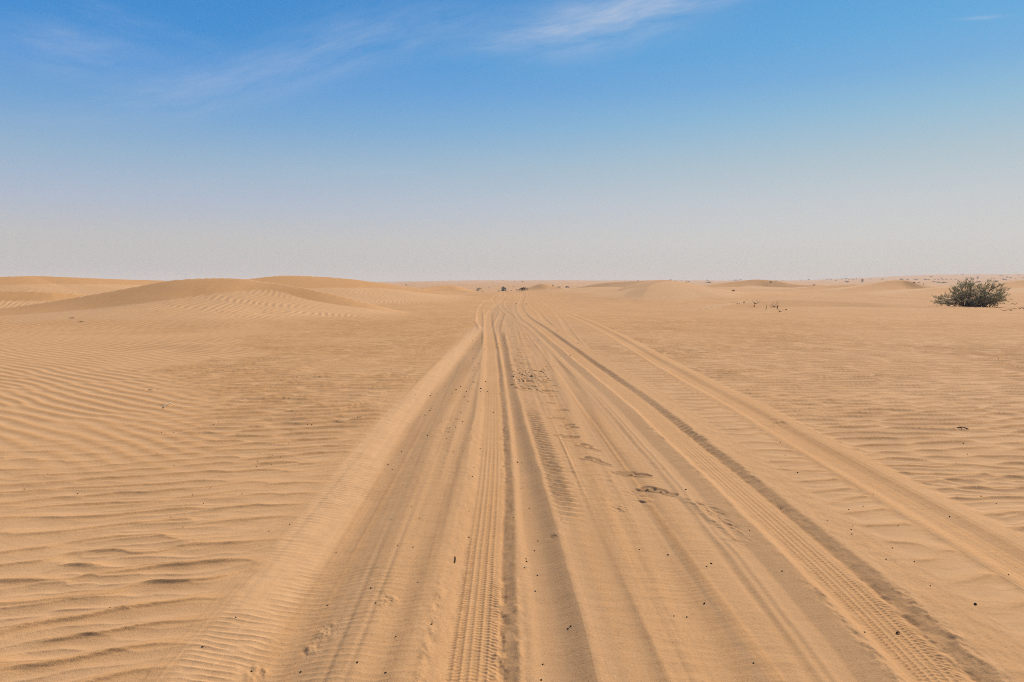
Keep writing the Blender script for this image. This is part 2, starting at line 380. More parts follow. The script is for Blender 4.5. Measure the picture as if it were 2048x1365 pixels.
def detail(x, y, dune, face, step, wide):
    """ripples, ruts, prints; step: spacing of the mesh along the sight line, wide: across it"""
    r = np.hypot(x, y)
    # slow bends that keep the ripple crests from running straight
    wx = 0.5 * fbm(x / 3.1, y / 3.1, 2, 51); wy = 0.22 * fbm(x / 2.3, y / 2.3, 2, 53)

    def lod(lam, s=step):
        return sstep(lam / 2.2, lam / 4.5, s)

    ca, sa = math.cos(R(10)), math.sin(R(10))
    left = sstep(.6, -1.0, x)
    ang = np.where(x < 0, R(13), R(3))
    xr = x + wx; yr = y + wy + .03 * fbm(x / .22, y / .5, 2, 55) - np.tan(ang) * np.abs(x) * np.where(x < 0, -1, 1) * sstep(.2, 2, np.abs(x))
    big = sample(T_BIG, 24.0, xr, yr)
    mid = sample(T_MID, 9.0, xr * 1.0 + .3 * wy, yr)
    # diagonal, straighter ripples on the left
    th = R(-36)
    xd = math.cos(th) * x + math.sin(th) * y; yd = -math.sin(th) * x + math.cos(th) * y
    dia = sample(T_DIAG, 22.0, xd + .3 * wx, yd + .6 * wy)
    b = (-2.6 - (y - 5.0) * 0.36) - x + 2.2 * fbm(x / 3.2, y / 3.2, 3, 61)
    wd = sstep(-.6, 1.1, b) * sstep(5.2, 8.0, y)
    patch = np.clip(0.90 + 1.0 * fbm(x / 2.8, y / 2.8, 3, 67), .72, 1.12) * (1 - .28 * sstep(5.0, 3.0, y))
    far_f = sstep(50, 13, y)
    ripple = (0.040 * big * patch * (1 + .2 * sstep(5, 8, y) * sstep(24, 15, y)) + 0.0110 * mid * np.clip(.6 + 2 * fbm(x / 1.1, y / 1.1, 2, 71), 0, 1.5)) * (1 - wd) + 0.0135 * dia * wd * np.clip(.9 + .8 * fbm(x / 3, y / 3, 2, 69), .4, 1.3)
    RIP['c'] = np.clip(.27 + big * (1 - wd) * patch * .95 + dia * wd, 0, 1)
    h = ripple * (1 - dune) * (0.34 + .66 * far_f) * lod(.36)
    # dune aprons: ripples running up the slope
    th2 = R(78)
    xa = math.cos(th2) * x + math.sin(th2) * y; ya = -math.sin(th2) * x + math.cos(th2) * y
    apr = sample(T_APR, 30.0, xa + .5 * wx, ya + 1.2 * fbm(x / 5, y / 3, 2, 81))
    pm = np.clip(.55 + 1.6 * fbm(x / 7, y / 5, 2, 83), 0.05, 1.2)
    h = h + .036 * apr * dune * (1 - face) * pm * lod(.34, wide) * sstep(90, 40, y)
    # slip faces: loose runs of sand
    h = h + .014 * face * fbm(x / 0.6, y / 1.6, 3, 87) * sstep(100, 60, y)
    # mid scale unevenness of the ground further off
    h = h + .006 * fbm(x / 1.6, y / 2.2, 2, 93) * sstep(16, 34, y) * sstep(140, 70, y) * (1 - face) * (1 - .5 * dune)
    h = h + .030 * fbm(x / .75, y / .40, 2, 94) * (1 - dune) * (1 - face) * sstep(20, 38, y) * sstep(95, 78, y)
    h = h + .25 * fbm(x / 5, y / 5, 2, 95) * sstep(85, 110, y) * sstep(400, 170, y) * (1 - face)

    # track corridor: no large ripples, only small ones
    tl, _ = lateral(OLD, x, y); tr, _ = lateral(RIGHT_RUT, x, y); tf, _ = lateral(FAR_TRACK, x, y)
    edge = .05 * fbm(x / .3, y / .3, 2, 99)
    cor = sstep(-.62, -.24, tl + edge) * sstep(.42, .18, tr + edge) * sstep(62, 40, y)
    xp0 = x + .0234 * y
    cor2 = sstep(.2, .4, tr) * sstep(-.2, -.7, tf) * sstep(40, 25, y)
    fade_r = .38 * sstep(.1, .5, tr) * sstep(-.1, -.4, tf)
    mic = sample(T_MIC, 4.0, x + .25 * wx, y + .2 * wy) * lod(.05) * np.clip(.6 + 2.2 * fbm(x / .5, y / .9, 2, 103), 0, 1.4)
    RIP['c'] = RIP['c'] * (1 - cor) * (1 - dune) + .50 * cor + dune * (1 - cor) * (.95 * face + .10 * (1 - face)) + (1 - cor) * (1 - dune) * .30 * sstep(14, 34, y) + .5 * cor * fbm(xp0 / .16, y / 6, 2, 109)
    RIP['w'] = np.clip(np.maximum(cor, .5 * cor2) * (.75 + .8 * fbm(xp0 / .2, y / 7, 2, 110)), 0, 1).astype(np.float32)
    h = h * (1 - .95 * cor) * (1 - fade_r)
    h = h + cor * (.0017 * mic + .006 * fbm(x / .16, y / .7, 3, 105) * sstep(30, 12, y) + .0035 * mid * lod(.12))
    xp = x + .0234 * y
    h = h + cor * .0085 * fbm(xp / .065, y / 9, 3, 108) * sstep(40, 20, y) + cor * .014 * fbm(xp / .27, y / 9, 2, 107) + cor * .006 * fbm(x / .05, y / .07, 2, 115) * np.clip(3 * fbm(x / .9, y / 1.6, 2, 116), 0, 1) * sstep(14, 7, y)
    # many faint older passes, worn down to shallow lines
    g = np.random.default_rng(77)
    for k in range(26):
        p0 = g.uniform(-1.0, 1.75); wq = g.uniform(.012, .034); dq = g.uniform(.003, .0085) * g.choice((-1, -1, 1)); sk = g.uniform(-.012, .012)
        q = (xp - p0 - sk * y - .05 * vnoise(y / 6 + k * 7.3, y * 0, 151)) / wq
        mq = np.abs(q) < 3
        h[mq] += (cor * dq * np.clip(.7 + 1.6 * vnoise(y / 2.2 + k * 3.1, y * 0, 153), 0, 1.3))[mq] * np.exp(-q[mq] ** 2)
        RIP['w'][mq] += (.35 * cor[mq] * np.sign(-dq) * np.exp(-q[mq] ** 2)).astype(np.float32)
    RIP['w'] = np.clip(RIP['w'], 0, 1)
    for T in TRACKS:
        yy = T['ys']
        t, s = lateral(T, x, y)
        ts = np.array([p[0] for p in T['sec']]); hs = np.array([p[1] for p in T['sec']])
        m = (t > ts[0] - .02) & (t < ts[-1] + .02) & (y < yy[-1] + 1.5) & (y > (yy[0] - 1.5 if yy[0] > 5 else -1))
        if not np.any(m):
            continue
        t = t[m]; s = s[m]; xm = x[m]; ym = y[m]
        old = h[m]
        t2 = t + .012 * fbm(s / .35, t / .3, 2, 111) + .02 * fbm(s / 1.4, t / 9, 1, 113)
        if T.get('lug'):
            k = (s / .125) % 1.0
            t2 = t2 + sstep(.12, .17, t) * sstep(.30, .235, t) * .028 * (k - .5) * sstep(4.5, 7, ym) * sstep(26, 18, ym)
        if T is OLD:
            t2 = t2 + .055 * fbm(s / .9, t / 2, 3, 114) * sstep(.2, -.1, t)
        sm = .010 if T.get('tread') else .034
        sec = sum(wq * np.interp(t2 + sm * o, ts, hs) for o, wq in ((-1, .18), (-.5, .2), (0, .24), (.5, .2), (1, .18)))
        if T.get('bump'):
            sec = np.where(np.abs(t2) < .05, .6 * np.interp(t2, ts, hs) + .4 * sec, sec)
        if T.get('tread'):
            RIP['w'][m] *= 1 - .7 * sstep(.20, .10, np.abs(t))
        if T is OLD:
            pale = sstep(-.42, -.30, t) * sstep(.02, -.08, t)
            RIP['w'][m] *= 1 - .85 * pale
        RIP['c'][m] = RIP['c'][m] * (1 - w0(t, ts)) + w0(t, ts) * ((.50 if T.get('tread') else .58) + .5 * fbm(t / .035, s / 5, 2, 119))
        if T is OLD:
            RIP['c'][m] *= 1 - .9 * pale
        w = sstep(ts[0], ts[0] + .09, t) * sstep(ts[-1], ts[-1] - .09, t)
        f0, f1 = T['fade']
        w = w * sstep(yy[-1] + 1.2, yy[-1] - (6 if f0 else .5), ym)
        if yy[0] > 5:
            w = w * sstep(yy[0] - 1.2, yy[0] + (5 if f1 else .5), ym)
        depth = np.clip(1.0 + .5 * fbm(s / 3.5, t * 0, 2, 117), .6, 1.4)
        sec = sec * depth * (1 - .5 * sstep(18, 45, ym))
        mm = mic[m]
        extra = .0018 * T.get('mic', 0) * mm
        if T is OLD:
            extra = extra + .0034 * pale * mm + .0035 * pale * fbm(s / .09, t / .12, 2, 147)
        if T.get('tread'):
            it = sstep(.118, .10, np.abs(t))
            st = step[m]
            gro = np.zeros_like(t)
            for o, a in ((-.085, .8), (-.048, 1), (-.012, .8), (.03, 1), (.066, .9)):
                gro += a * np.exp(-((t - o + .003 * vnoise(s / .5, t * 0, 7)) / .0075) ** 2)
            trd = sample(T_TRD, 1.6, t * 1.0 + .02 * vnoise(s / .3, t / .1, 9), s + .35 * np.abs(t))
            sh = sstep(.05, .075, np.abs(t))
            wear = np.clip(.55 + 2.4 * fbm(s / .9, t / .2, 2, 121), 0, 1.35)
            extra = it * (.0034 * gro * (.5 + wear * .5) + .0042 * trd * sh * wear * sstep(.014, .006, st) + .003 * trd * (1 - sh) * sstep(.014, .006, st))
            extra = extra + .004 * (1 - it) * fbm(s / .10, t / .05, 3, 123) * sstep(-.3, -.2, t)
        for lip in T.get('lips', ()):
            extra = extra + .011 * fbm(s / .07, t / .05, 3, 143) * np.exp(-((t - lip) / .032) ** 2) * np.clip(.5 + 2.2 * vnoise(s / .8, t * 0, 145), 0, 1.4) * sstep(16, 8, ym)
        if T.get('rib'):
            extra = T['rib'] * fbm(s / 2.5, t / .022, 2, 127)
        if T.get('bump'):
            k = np.sin(2 * np.pi * (s / .118 + .35 * vnoise(s / .7, t / .3, 131) + .25 * t / .1))
            extra = .011 * (k ** 3 * .6 + k * .4) * sstep(.015, .06, t) * sstep(.26, .15, t) * np.clip(.6 + 2 * vnoise(s / 1.3, t * 0, 133), .05, 1.2) * sstep(22, 12, ym)
            extra = extra + .006 * fbm(s / .06, t / .05, 2, 135) * sstep(.0, .05, t) * sstep(.3, .15, t) * sstep(3.5, 6, ym)
        kp = T.get('keep', 0)
        h[m] = old * (1 - w * (1 - kp)) + w * (sec + extra)
    # footprints
    for (px, py, L, W, kind) in PG:
        m = (np.abs(x - px) < .5) & (np.abs(y - py) < .6)
        if not np.any(m):
            continue
        dx = x[m] - px; dy = y[m] - py
        a = R(-38) if kind else R(-40 + 50 * (vnoise(np.array([px * 9]), np.array([py * 9]), 3)[0]))
        lx = math.cos(a) * dx + math.sin(a) * dy; ly = -math.sin(a) * dx + math.cos(a) * dy
        q = np.sqrt((lx / (L * .5)) ** 2 + (ly / (W * .5)) ** 2) + .07 * vnoise(dx / .05, dy / .05, 5)
        pr = ly / (W * .5)
        pit = -(.032 if kind else .060) * sstep(1.08, .90, q) * np.clip(.52 - .50 * pr, 0, 1.0)
        rim = (.009 if kind else .022) * np.exp(-((q - 1.28) / .2) ** 2) * np.clip(.3 - .7 * pr, 0, 1)
        h[m] = h[m] * (1 - .7 * sstep(1.2, .8, q)) + pit + rim
    for (px, py, rad, a) in SCUFFS:
        m = (np.abs(x - px) < rad * 2.2) & (np.abs(y - py) < rad * 3)
        if not np.any(m):
            continue
        dx = x[m] - px; dy = y[m] - py
        g = np.exp(-((dx / rad) ** 2 + (dy / (rad * 1.3)) ** 2) * 1.2)
        n = fbm((dx + dy * .5) / .045, (dy - dx * .4) / .10, 3, int(px * 100) & 255)
        h[m] += a * g * (.022 * n + .003)
    # drag mark in front of the prints
    gx0, gy0, _ = DRAG0; gx1, gy1, _ = DRAG1
    ex, ey = gx1 - gx0, gy1 - gy0; Ld = math.hypot(ex, ey); ex /= Ld; ey /= Ld
    m = (x > min(gx0, gx1) - .3) & (x < max(gx0, gx1) + .3) & (y > min(gy0, gy1) - .3) & (y < max(gy0, gy1) + .3)
    if np.any(m):
        dx = x[m] - gx0; dy = y[m] - gy0
        s = dx * ex + dy * ey; t = dx * ey - dy * ex
        w = sstep(-.05, .08, s) * sstep(Ld + .05, Ld - .2, s)
        t = t + .025 * fbm(s / .12, s * 0, 2, 141)
        h[m] += w * (.008 * np.exp(-((t) / .024) ** 2) - .005 * np.exp(-((t - .06) / .04) ** 2) + .004 * np.exp(-((t + .09) / .010) ** 2))
    # far fine roughness in the middle distance keeps the plain from looking ironed
    return h


DRAG0 = ground_hit(1372, 996); DRAG1 = ground_hit(1478, 1084)

# ------------------------------------------------------------------ ground mesh
NF = 1400
th_f = np.linspace(-47, 47, NF)
th_c = np.concatenate([np.linspace(47, 313, 56)[1:-1]])
theta = np.radians(np.concatenate([th_f, th_c]))
rr = [0.0]; r = 0.4
while r < 2600:
    rr.append(r)
    if r < 1.9:
        r += .12
    elif r < 36:
        r += min(max(.0040, .36 * r * r / (F * .5 * CAM_H)), .036)
    elif r < 72:
        r += .085
    elif r < 135:
        r += .30
    else:
        r += r * .0085
rr = np.array(rr[1:])
NR = len(rr); NT = len(theta)
TH, RR = np.meshgrid(theta, rr)
X = (RR * np.sin(TH)).ravel(); Y = (RR * np.cos(TH)).ravel()
Z0, DU, FA = macro(X, Y, True)
st = np.repeat(np.gradient(rr), NT)
wd_ = np.maximum(np.repeat(rr, NT) * R(94 / NF), 1e-4)
Zd = np.zeros_like(X)
sel = (Y > -3) & (np.abs(np.arctan2(X, Y)) < R(75)) & (Y < 430)
Zd[sel] = detail(X[sel], Y[sel], DU[sel], FA[sel], st[sel], wd_[sel])
Z = Z0 + Zd
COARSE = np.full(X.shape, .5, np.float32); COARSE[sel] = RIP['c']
WORN = np.zeros(X.shape, np.float32); WORN[sel] = RIP['w']
N = NR * NT
co = np.empty((N + 1, 3), np.float32)
co[:N, 0] = X; co[:N, 1] = Y; co[:N, 2] = Z
co[N] = (0, 0, Z[:NT].mean())
idx = np.arange(N, dtype=np.int32).reshape(NR, NT)
nx = np.roll(idx, -1, axis=1)
quads = np.stack([idx[:-1], nx[:-1], nx[1:], idx[1:]], axis=-1).reshape(-1, 4)[:, ::-1]
tris = np.stack([idx[0], nx[0], np.full(NT, N, np.int32)], axis=-1)


def mesh_arrays(name, co, faces4=None, faces3=None, smooth=True):
    me = bpy.data.meshes.new(name)
    n4 = 0 if faces4 is None else len(faces4); n3 = 0 if faces3 is None else len(faces3)
    me.vertices.add(len(co)); me.vertices.foreach_set('co', np.ascontiguousarray(co, np.float32).ravel())
    me.loops.add(n4 * 4 + n3 * 3); me.polygons.add(n4 + n3)
    li = []
    if n4: li.append(np.ascontiguousarray(faces4, np.int32).ravel())
    if n3: li.append(np.ascontiguousarray(faces3, np.int32).ravel())
    me.loops.foreach_set('vertex_index', np.concatenate(li))
    ls = np.concatenate([np.arange(n4) * 4, n4 * 4 + np.arange(n3) * 3]).astype(np.int32)
    me.polygons.foreach_set('loop_start', ls)
    me.polygons.foreach_set('use_smooth', np.full(n4 + n3, smooth, bool))
    me.update(calc_edges=True)
    me.validate()
    return me


# ------------------------------------------------------------------ materials
def nodes_of(m):
    m.use_nodes = True
    nt = m.node_tree
    for n in list(nt.nodes): nt.nodes.remove(n)
    return nt


def nd(nt, typ, **kw):
    n = nt.nodes.new(typ)
    for k, v in kw.items():
        if k == 'inp':
            for kk, vv in v.items(): n.inputs[kk].default_value = vv
        else:
            setattr(n, k, v)
    return n


def mix_rgb(nt, a, b, fac, mode='MIX'):
    n = nt.nodes.new('ShaderNodeMix'); n.data_type = 'RGBA'; n.blend_type = mode
    for sock, val in ((n.inputs[0], fac), (n.inputs[6], a), (n.inputs[7], b)):
        if hasattr(val, 'links') or isinstance(val, bpy.types.NodeSocket): nt.links.new(val, sock)
        else: sock.default_value = val if not isinstance(val, tuple) else (*val, 1.0)[:4]
    return n.outputs[2]


def math_n(nt, op, a, b=None, c=None, clamp=False):
    n = nt.nodes.new('ShaderNodeMath'); n.operation = op; n.use_clamp = clamp
    for i, v in enumerate((a, b, c)):
        if v is None: continue
        if isinstance(v, bpy.types.NodeSocket): nt.links.new(v, n.inputs[i])
        else: n.inputs[i].default_value = v
    return n.outputs[0]


def noise_n(nt, vec, scale, detail_=3, rough=.55, dims='3D'):
    n = nt.nodes.new('ShaderNodeTexNoise'); n.noise_dimensions = dims
    n.inputs['Scale'].default_value = scale; n.inputs['Detail'].default_value = detail_; n.inputs['Roughness'].default_value = rough
    nt.links.new(vec, n.inputs['Vector'])
    return n.outputs['Fac']


def ramp_n(nt, fac, a, b):
    n = nt.nodes.new('ShaderNodeMapRange'); n.clamp = True
    n.inputs[1].default_value = a; n.inputs[2].default_value = b
    nt.links.new(fac, n.inputs[0])
    return n.outputs[0]


SAND = (0.600, 0.385, 0.205)


def sand_material():
    m = bpy.data.materials.new('sand'); nt = nodes_of(m)
    out = nd(nt, 'ShaderNodeOutputMaterial'); bs = nd(nt, 'ShaderNodeBsdfPrincipled')
    nt.links.new(bs.outputs[0], out.inputs[0])
    bs.inputs['Roughness'].default_value = .95
    bs.inputs['Specular IOR Level'].default_value = .12
    geo = nd(nt, 'ShaderNodeNewGeometry')
    pos = geo.outputs['Position']
    big = noise_n(nt, pos, .35, 4)
    med = noise_n(nt, pos, 4.5, 4)
    grain = noise_n(nt, pos, 160, 2, .7)
    speck = noise_n(nt, pos, 420, 1, .5)
    clod = noise_n(nt, pos, 75, 2, .7)
    c = mix_rgb(nt, (0.640, 0.339, 0.140), (0.588, 0.296, 0.112), ramp_n(nt, big, .35, .65))
    ca = nd(nt, 'ShaderNodeAttribute'); ca.attribute_name = 'coarse'
    # sorting by the wind: pale fine grains in the troughs, coarse orange grains towards the crests
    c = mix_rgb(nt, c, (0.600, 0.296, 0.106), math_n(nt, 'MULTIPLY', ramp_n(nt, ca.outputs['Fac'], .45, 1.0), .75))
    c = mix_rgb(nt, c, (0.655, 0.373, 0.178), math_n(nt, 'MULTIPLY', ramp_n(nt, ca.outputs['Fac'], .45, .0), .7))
    cw = nd(nt, 'ShaderNodeAttribute'); cw.attribute_name = 'worn'
    # browner coarse grains exposed where the wheels have turned the sand over
    c = mix_rgb(nt, c, (0.475, 0.268, 0.127), math_n(nt, 'MULTIPLY', cw.outputs['Fac'], .62))
    c = mix_rgb(nt, c, (0.520, 0.272, 0.110), math_n(nt, 'MULTIPLY', ramp_n(nt, med, .48, .75), .45))
    c = mix_rgb(nt, c, (0.70, 0.43, 0.235), math_n(nt, 'MULTIPLY', ramp_n(nt, grain, .52, .75), .55))
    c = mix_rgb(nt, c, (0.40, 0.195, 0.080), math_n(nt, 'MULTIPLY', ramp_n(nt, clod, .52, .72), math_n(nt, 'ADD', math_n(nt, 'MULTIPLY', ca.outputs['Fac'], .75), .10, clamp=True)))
    c = mix_rgb(nt, c, (0.26, 0.125, 0.05), math_n(nt, 'MULTIPLY', ramp_n(nt, speck, .60, .80), .55))
    nt.links.new(c, bs.inputs['Base Color'])
    bp = nd(nt, 'ShaderNodeBump'); bp.inputs['Strength'].default_value = .8; bp.inputs['Distance'].default_value = .0022
    nt.links.new(math_n(nt, 'ADD', grain, math_n(nt, 'MULTIPLY', speck, .5)), bp.inputs['Height'])
    bp2 = nd(nt, 'ShaderNodeBump'); bp2.inputs['Strength'].default_value = .3; bp2.inputs['Distance'].default_value = .03
    sc = nd(nt, 'ShaderNodeVectorMath', operation='MULTIPLY'); sc.inputs[1].default_value = (1.0, 2.6, 1.0)
    nt.links.new(pos, sc.inputs[0])
    nt.links.new(noise_n(nt, sc.outputs[0], 2.6, 4, .6), bp2.inputs['Height'])
    nt.links.new(bp.outputs[0], bp2.inputs['Normal'])
    nt.links.new(bp2.outputs[0], bs.inputs['Normal'])
    return m


def plain_material(name, col, col2=None, scale=30.0, rough=.8, spec=.2, island=0.0, transl=0.0):
    m = bpy.data.materials.new(name); nt = nodes_of(m)
    out = nd(nt, 'ShaderNodeOutputMaterial'); bs = nd(nt, 'ShaderNodeBsdfPrincipled')
    bs.inputs['Roughness'].default_value = rough; bs.inputs['Specular IOR Level'].default_value = spec
    geo = nd(nt, 'ShaderNodeNewGeometry')
    tc = nd(nt, 'ShaderNodeTexCoord')
    f = ramp_n(nt, noise_n(nt, tc.outputs['Object'], scale, 3), .3, .7)
    if island:
        f = math_n(nt, 'ADD', math_n(nt, 'MULTIPLY', f, 1 - island), math_n(nt, 'MULTIPLY', geo.outputs['Random Per Island'], island))
    c = mix_rgb(nt, tuple(col), tuple(col2 or col), f)
    nt.links.new(c, bs.inputs['Base Color'])
    if transl:
        tr = nd(nt, 'ShaderNodeBsdfTranslucent'); nt.links.new(c, tr.inputs[0])
        mx = nd(nt, 'ShaderNodeMixShader'); mx.inputs[0].default_value = transl
        nt.links.new(bs.outputs[0], mx.inputs[1]); nt.links.new(tr.outputs[0], mx.inputs[2])
        nt.links.new(mx.outputs[0], out.inputs[0])
    else:
        nt.links.new(bs.outputs[0], out.inputs[0])
    return m


M_SAND = sand_material()
M_PEB = plain_material('dark_pebble', (.018, .013, .010), (.05, .038, .028), 60, .75, .25)
M_PEBG = plain_material('grey_pebble', (.10, .085, .075), (.28, .25, .22), 60, .8, .2)
M_LEAF = plain_material('shrub_leaf', (.25, .225, .118), (.47, .425, .275), 3, .8, .15, .7, .34)
M_LEAFG = plain_material('green_leaf', (.15, .145, .058), (.28, .265, .125), 3, .8, .15, .7, .34)
M_FAR = plain_material('far_leaf', (.030, .036, .026), (.055, .060, .042), 3, .85, .1, .7, .1)
M_BARK = plain_material('dry_bark', (.075, .050, .032), (.15, .105, .07), 25, .9, .1)
M_DEAD = plain_material('dead_wood', (.060, .034, .020), (.14, .085, .050), 40, .9, .1)
M_STRAW = plain_material('dry_straw', (.62, .50, .33), (.45, .33, .20), 40, .8, .2)
M_PALM = plain_material('palm_frond', (.06, .075, .035), (.15, .16, .085), 4, .7, .2, .6, .1)
M_POST = plain_material('white_paint', (.78, .78, .76), (.70, .70, .68), 10, .6, .3)
M_POLE = plain_material('pole_wood', (.05, .045, .04), (.09, .08, .07), 6, .8, .2)


# ------------------------------------------------------------------ object helpers
def tag(o, label=None, cat=None, group=None, kind=None):
    if label: o['label'] = label
    if cat: o['category'] = cat
    if group: o['group'] = group
    if kind: o['kind'] = kind
    return o


def obj(name, me, mat, parent=None, loc=None, rot=None, scale=None):
    if mat and len(me.materials) == 0: me.materials.append(mat)
    o = bpy.data.objects.new(name, me); COL.objects.link(o)
    if parent: o.parent = parent
    if loc is not None: o.location = loc
    if rot is not None: o.rotation_euler = rot
    if scale is not None: o.scale = scale
    return o


def empty(name, loc):
    o = bpy.data.objects.new(name, None); COL.objects.link(o); o.location = loc; o.empty_display_size = .2
    return o


gm = mesh_arrays('sand_ground', co, quads, tris)
aw_ = gm.attributes.new('worn', 'FLOAT', 'POINT'); aw_.data.foreach_set('value', np.append(WORN, 0).astype(np.float32))
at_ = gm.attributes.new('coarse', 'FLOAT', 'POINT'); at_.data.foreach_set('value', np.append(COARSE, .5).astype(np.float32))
ground = obj('sand_ground', gm, M_SAND)
tag(ground, 'rippled tan desert sand with wheel ruts running to the horizon', 'ground', kind='structure')

# exact surface height (bilinear on the polar mesh)
ZG = Z.reshape(NR, NT)


def surf(x, y):
    r = math.hypot(x, y); t = math.degrees(math.atan2(x, y))
    fi = (t + 47) / 94 * (NF - 1)
    fi = min(max(fi, 0), NF - 1.001)
    j = int(fi); a = fi - j
    k = int(np.clip(np.searchsorted(rr, r) - 1, 0, NR - 2)); b = min(max((r - rr[k]) / (rr[k + 1] - rr[k]), 0), 1)
    return float((ZG[k, j] * (1 - a) + ZG[k, j + 1] * a) * (1 - b) + (ZG[k + 1, j] * (1 - a) + ZG[k + 1, j + 1] * a) * b)


class MB:
    def __init__(self): self.v = []; self.q = []; self.t = []

    def tube(self, pts, rads, n=6):
        pts = [np.array(p, float) for p in pts]; ring = []
        for i, p in enumerate(pts):
            d = pts[min(i + 1, len(pts) - 1)] - pts[max(i - 1, 0)]
            d /= (np.linalg.norm(d) + 1e-9)
            a = np.cross(d, (0, 0, 1) if abs(d[2]) < .9 else (1, 0, 0)); a /= np.linalg.norm(a); b = np.cross(d, a)
            s = len(self.v)
            for k in range(n):
                w = 2 * math.pi * k / n
                self.v.append(p + rads[i] * (math.cos(w) * a + math.sin(w) * b))
            ring.append(s)
        for i in range(len(ring) - 1):
            for k in range(n):
                self.q.append((ring[i] + k, ring[i] + (k + 1) % n, ring[i + 1] + (k + 1) % n, ring[i + 1] + k))
        for s, c, f in ((ring[0], pts[0], 1), (ring[-1], pts[-1], 0)):
            ci = len(self.v); self.v.append(c)
            for k in range(n):
                a_, b_ = s + k, s + (k + 1) % n
                self.t.append((b_, a_, ci) if f else (a_, b_, ci))

    def leaf(self, p, d, w, l, up=None):
        """a bent leaf of two quads"""
        d = np.array(d, float); d /= np.linalg.norm(d) + 1e-9
        s = np.cross(d, up if up is not None else rng.normal(size=3)); s /= np.linalg.norm(s) + 1e-9
        nrm = np.cross(s, d)
        p = np.array(p, float); k = len(self.v)
        m_ = p + d * l * .5 + nrm * l * .10
        e = p + d * l
        self.v += [p - s * w * .2, p + s * w * .2, m_ + s * w * .5, m_ - s * w * .5, e + s * w * .12, e - s * w * .12]
        self.q += [(k, k + 1, k + 2, k + 3), (k + 3, k + 2, k + 4, k + 5)]

    def box(self, c, s):
        c = np.array(c, float); s = np.array(s, float) / 2; k = len(self.v)
        for dz in (-1, 1):
            for dx, dy in ((-1, -1), (1, -1), (1, 1), (-1, 1)): self.v.append(c + s * (dx, dy, dz))
        self.q += [(k, k + 3, k + 2, k + 1), (k + 4, k + 5, k + 6, k + 7)] + [(k + i, k + (i + 1) % 4, k + 4 + (i + 1) % 4, k + 4 + i) for i in range(4)]

    def mesh(self, name, smooth=True):
        return mesh_arrays(name, np.array(self.v, np.float32), np.array(self.q, np.int32) if self.q else None, np.array(self.t, np.int32) if self.t else None, smooth)


# ------------------------------------------------------------------ large bush at the right
D_B = 46.5
PX = D_B / F                     # metres per photograph pixel at the bush
bx0 = at(1943, 612, D_B)
base_z = surf(bx0[0], bx0[1]) - .05
bush = empty('bush', (bx0[0], bx0[1], base_z))
tag(bush, 'large rounded grey green desert shrub standing behind the low sand ridge', 'bush')


def bl(u, v, y):                 # photograph offset -> local metres
    p = at(u, v, D_B + y)
    return np.array([p[0] - bx0[0], y, p[2] - base_z])


# lobes of the crown: middle, half sizes in pixels, leaves
LOBES = [(1932, 577, 24, 15, 1.0), (1958, 584, 26, 14, 1.0), (1910, 590, 18, 12, .9), (1985, 592, 24, 13, 1.0), (1945, 598, 40, 13, 1.1), (1998, 590, 15, 16, .75), (1975, 602, 28, 11, 1.0), (1912, 602, 24, 9, .9),
         (1886, 600, 16, 9, .8), (1878, 594, 9, 6, .4), (1876, 606, 9, 5, .5), (1996, 604, 16, 10, .7), (2008, 578, 9, 7, .5), (2009, 598, 8, 10, .5), (1990, 570, 9, 5, .4), (1979, 563, 4, 7, .35), (1926, 564, 12, 5, .6), (1948, 564, 7, 5, .3), (1965, 570, 12, 8, .7), (1905, 578, 9, 6, .6)]
br = MB(); lf = MB(); lg = MB()
twig_ends = []
for (u, v, ru, rv, dens) in LOBES:
    n = int(26 * dens * max(.5, ru * rv / 330))
    for k in range(n):
        yy = rng.normal() * .75
        a = rng.uniform(0, 2 * math.pi); q = math.sqrt(rng.uniform(.05, 1.05))
        e = bl(u + ru * q * math.cos(a), v + rv * q * math.sin(a), yy)
        e[2] = max(e[2], .06)
        s = np.array([rng.normal() * .45 + e[0] * .25, rng.normal() * .3, 0.0])
        mid_ = s * .45 + e * .55 + np.array([0, 0, .10 + .1 * rng.random()]) + rng.normal(size=3) * .06
        if k % 2 == 0:
            br.tube([s, (s + mid_) / 2 + rng.normal(size=3) * .04, mid_, e], [.022, .016, .010, .004], 5)
        else:
            br.tube([mid_, e], [.009, .003], 4)
        twig_ends.append((mid_, e))
for (mid_, e) in twig_ends:
    ax = e - mid_; L = np.linalg.norm(ax) + 1e-6; ax /= L
    for j in range(6):
        t0 = rng.uniform(.32, 1.08)
        p0 = mid_ + (e - mid_) * t0
        dd = ax * .7 + rng.normal(size=3) * .7; dd[2] += .15; dd /= np.linalg.norm(dd)
        ll = rng.uniform(.12, .30)
        p1 = p0 + dd * ll
        br.tube([p0, p1], [.005, .002], 3)
        tgt = lg if rng.random() < .25 else lf
        for i in range(9):
            pp = p0 + (p1 - p0) * rng.uniform(.15, 1.05) + rng.normal(size=3) * .015
            d2 = dd * .5 + rng.normal(size=3) * .8
            tgt.leaf(pp, d2, rng.uniform(.018, .036), rng.uniform(.05, .095))
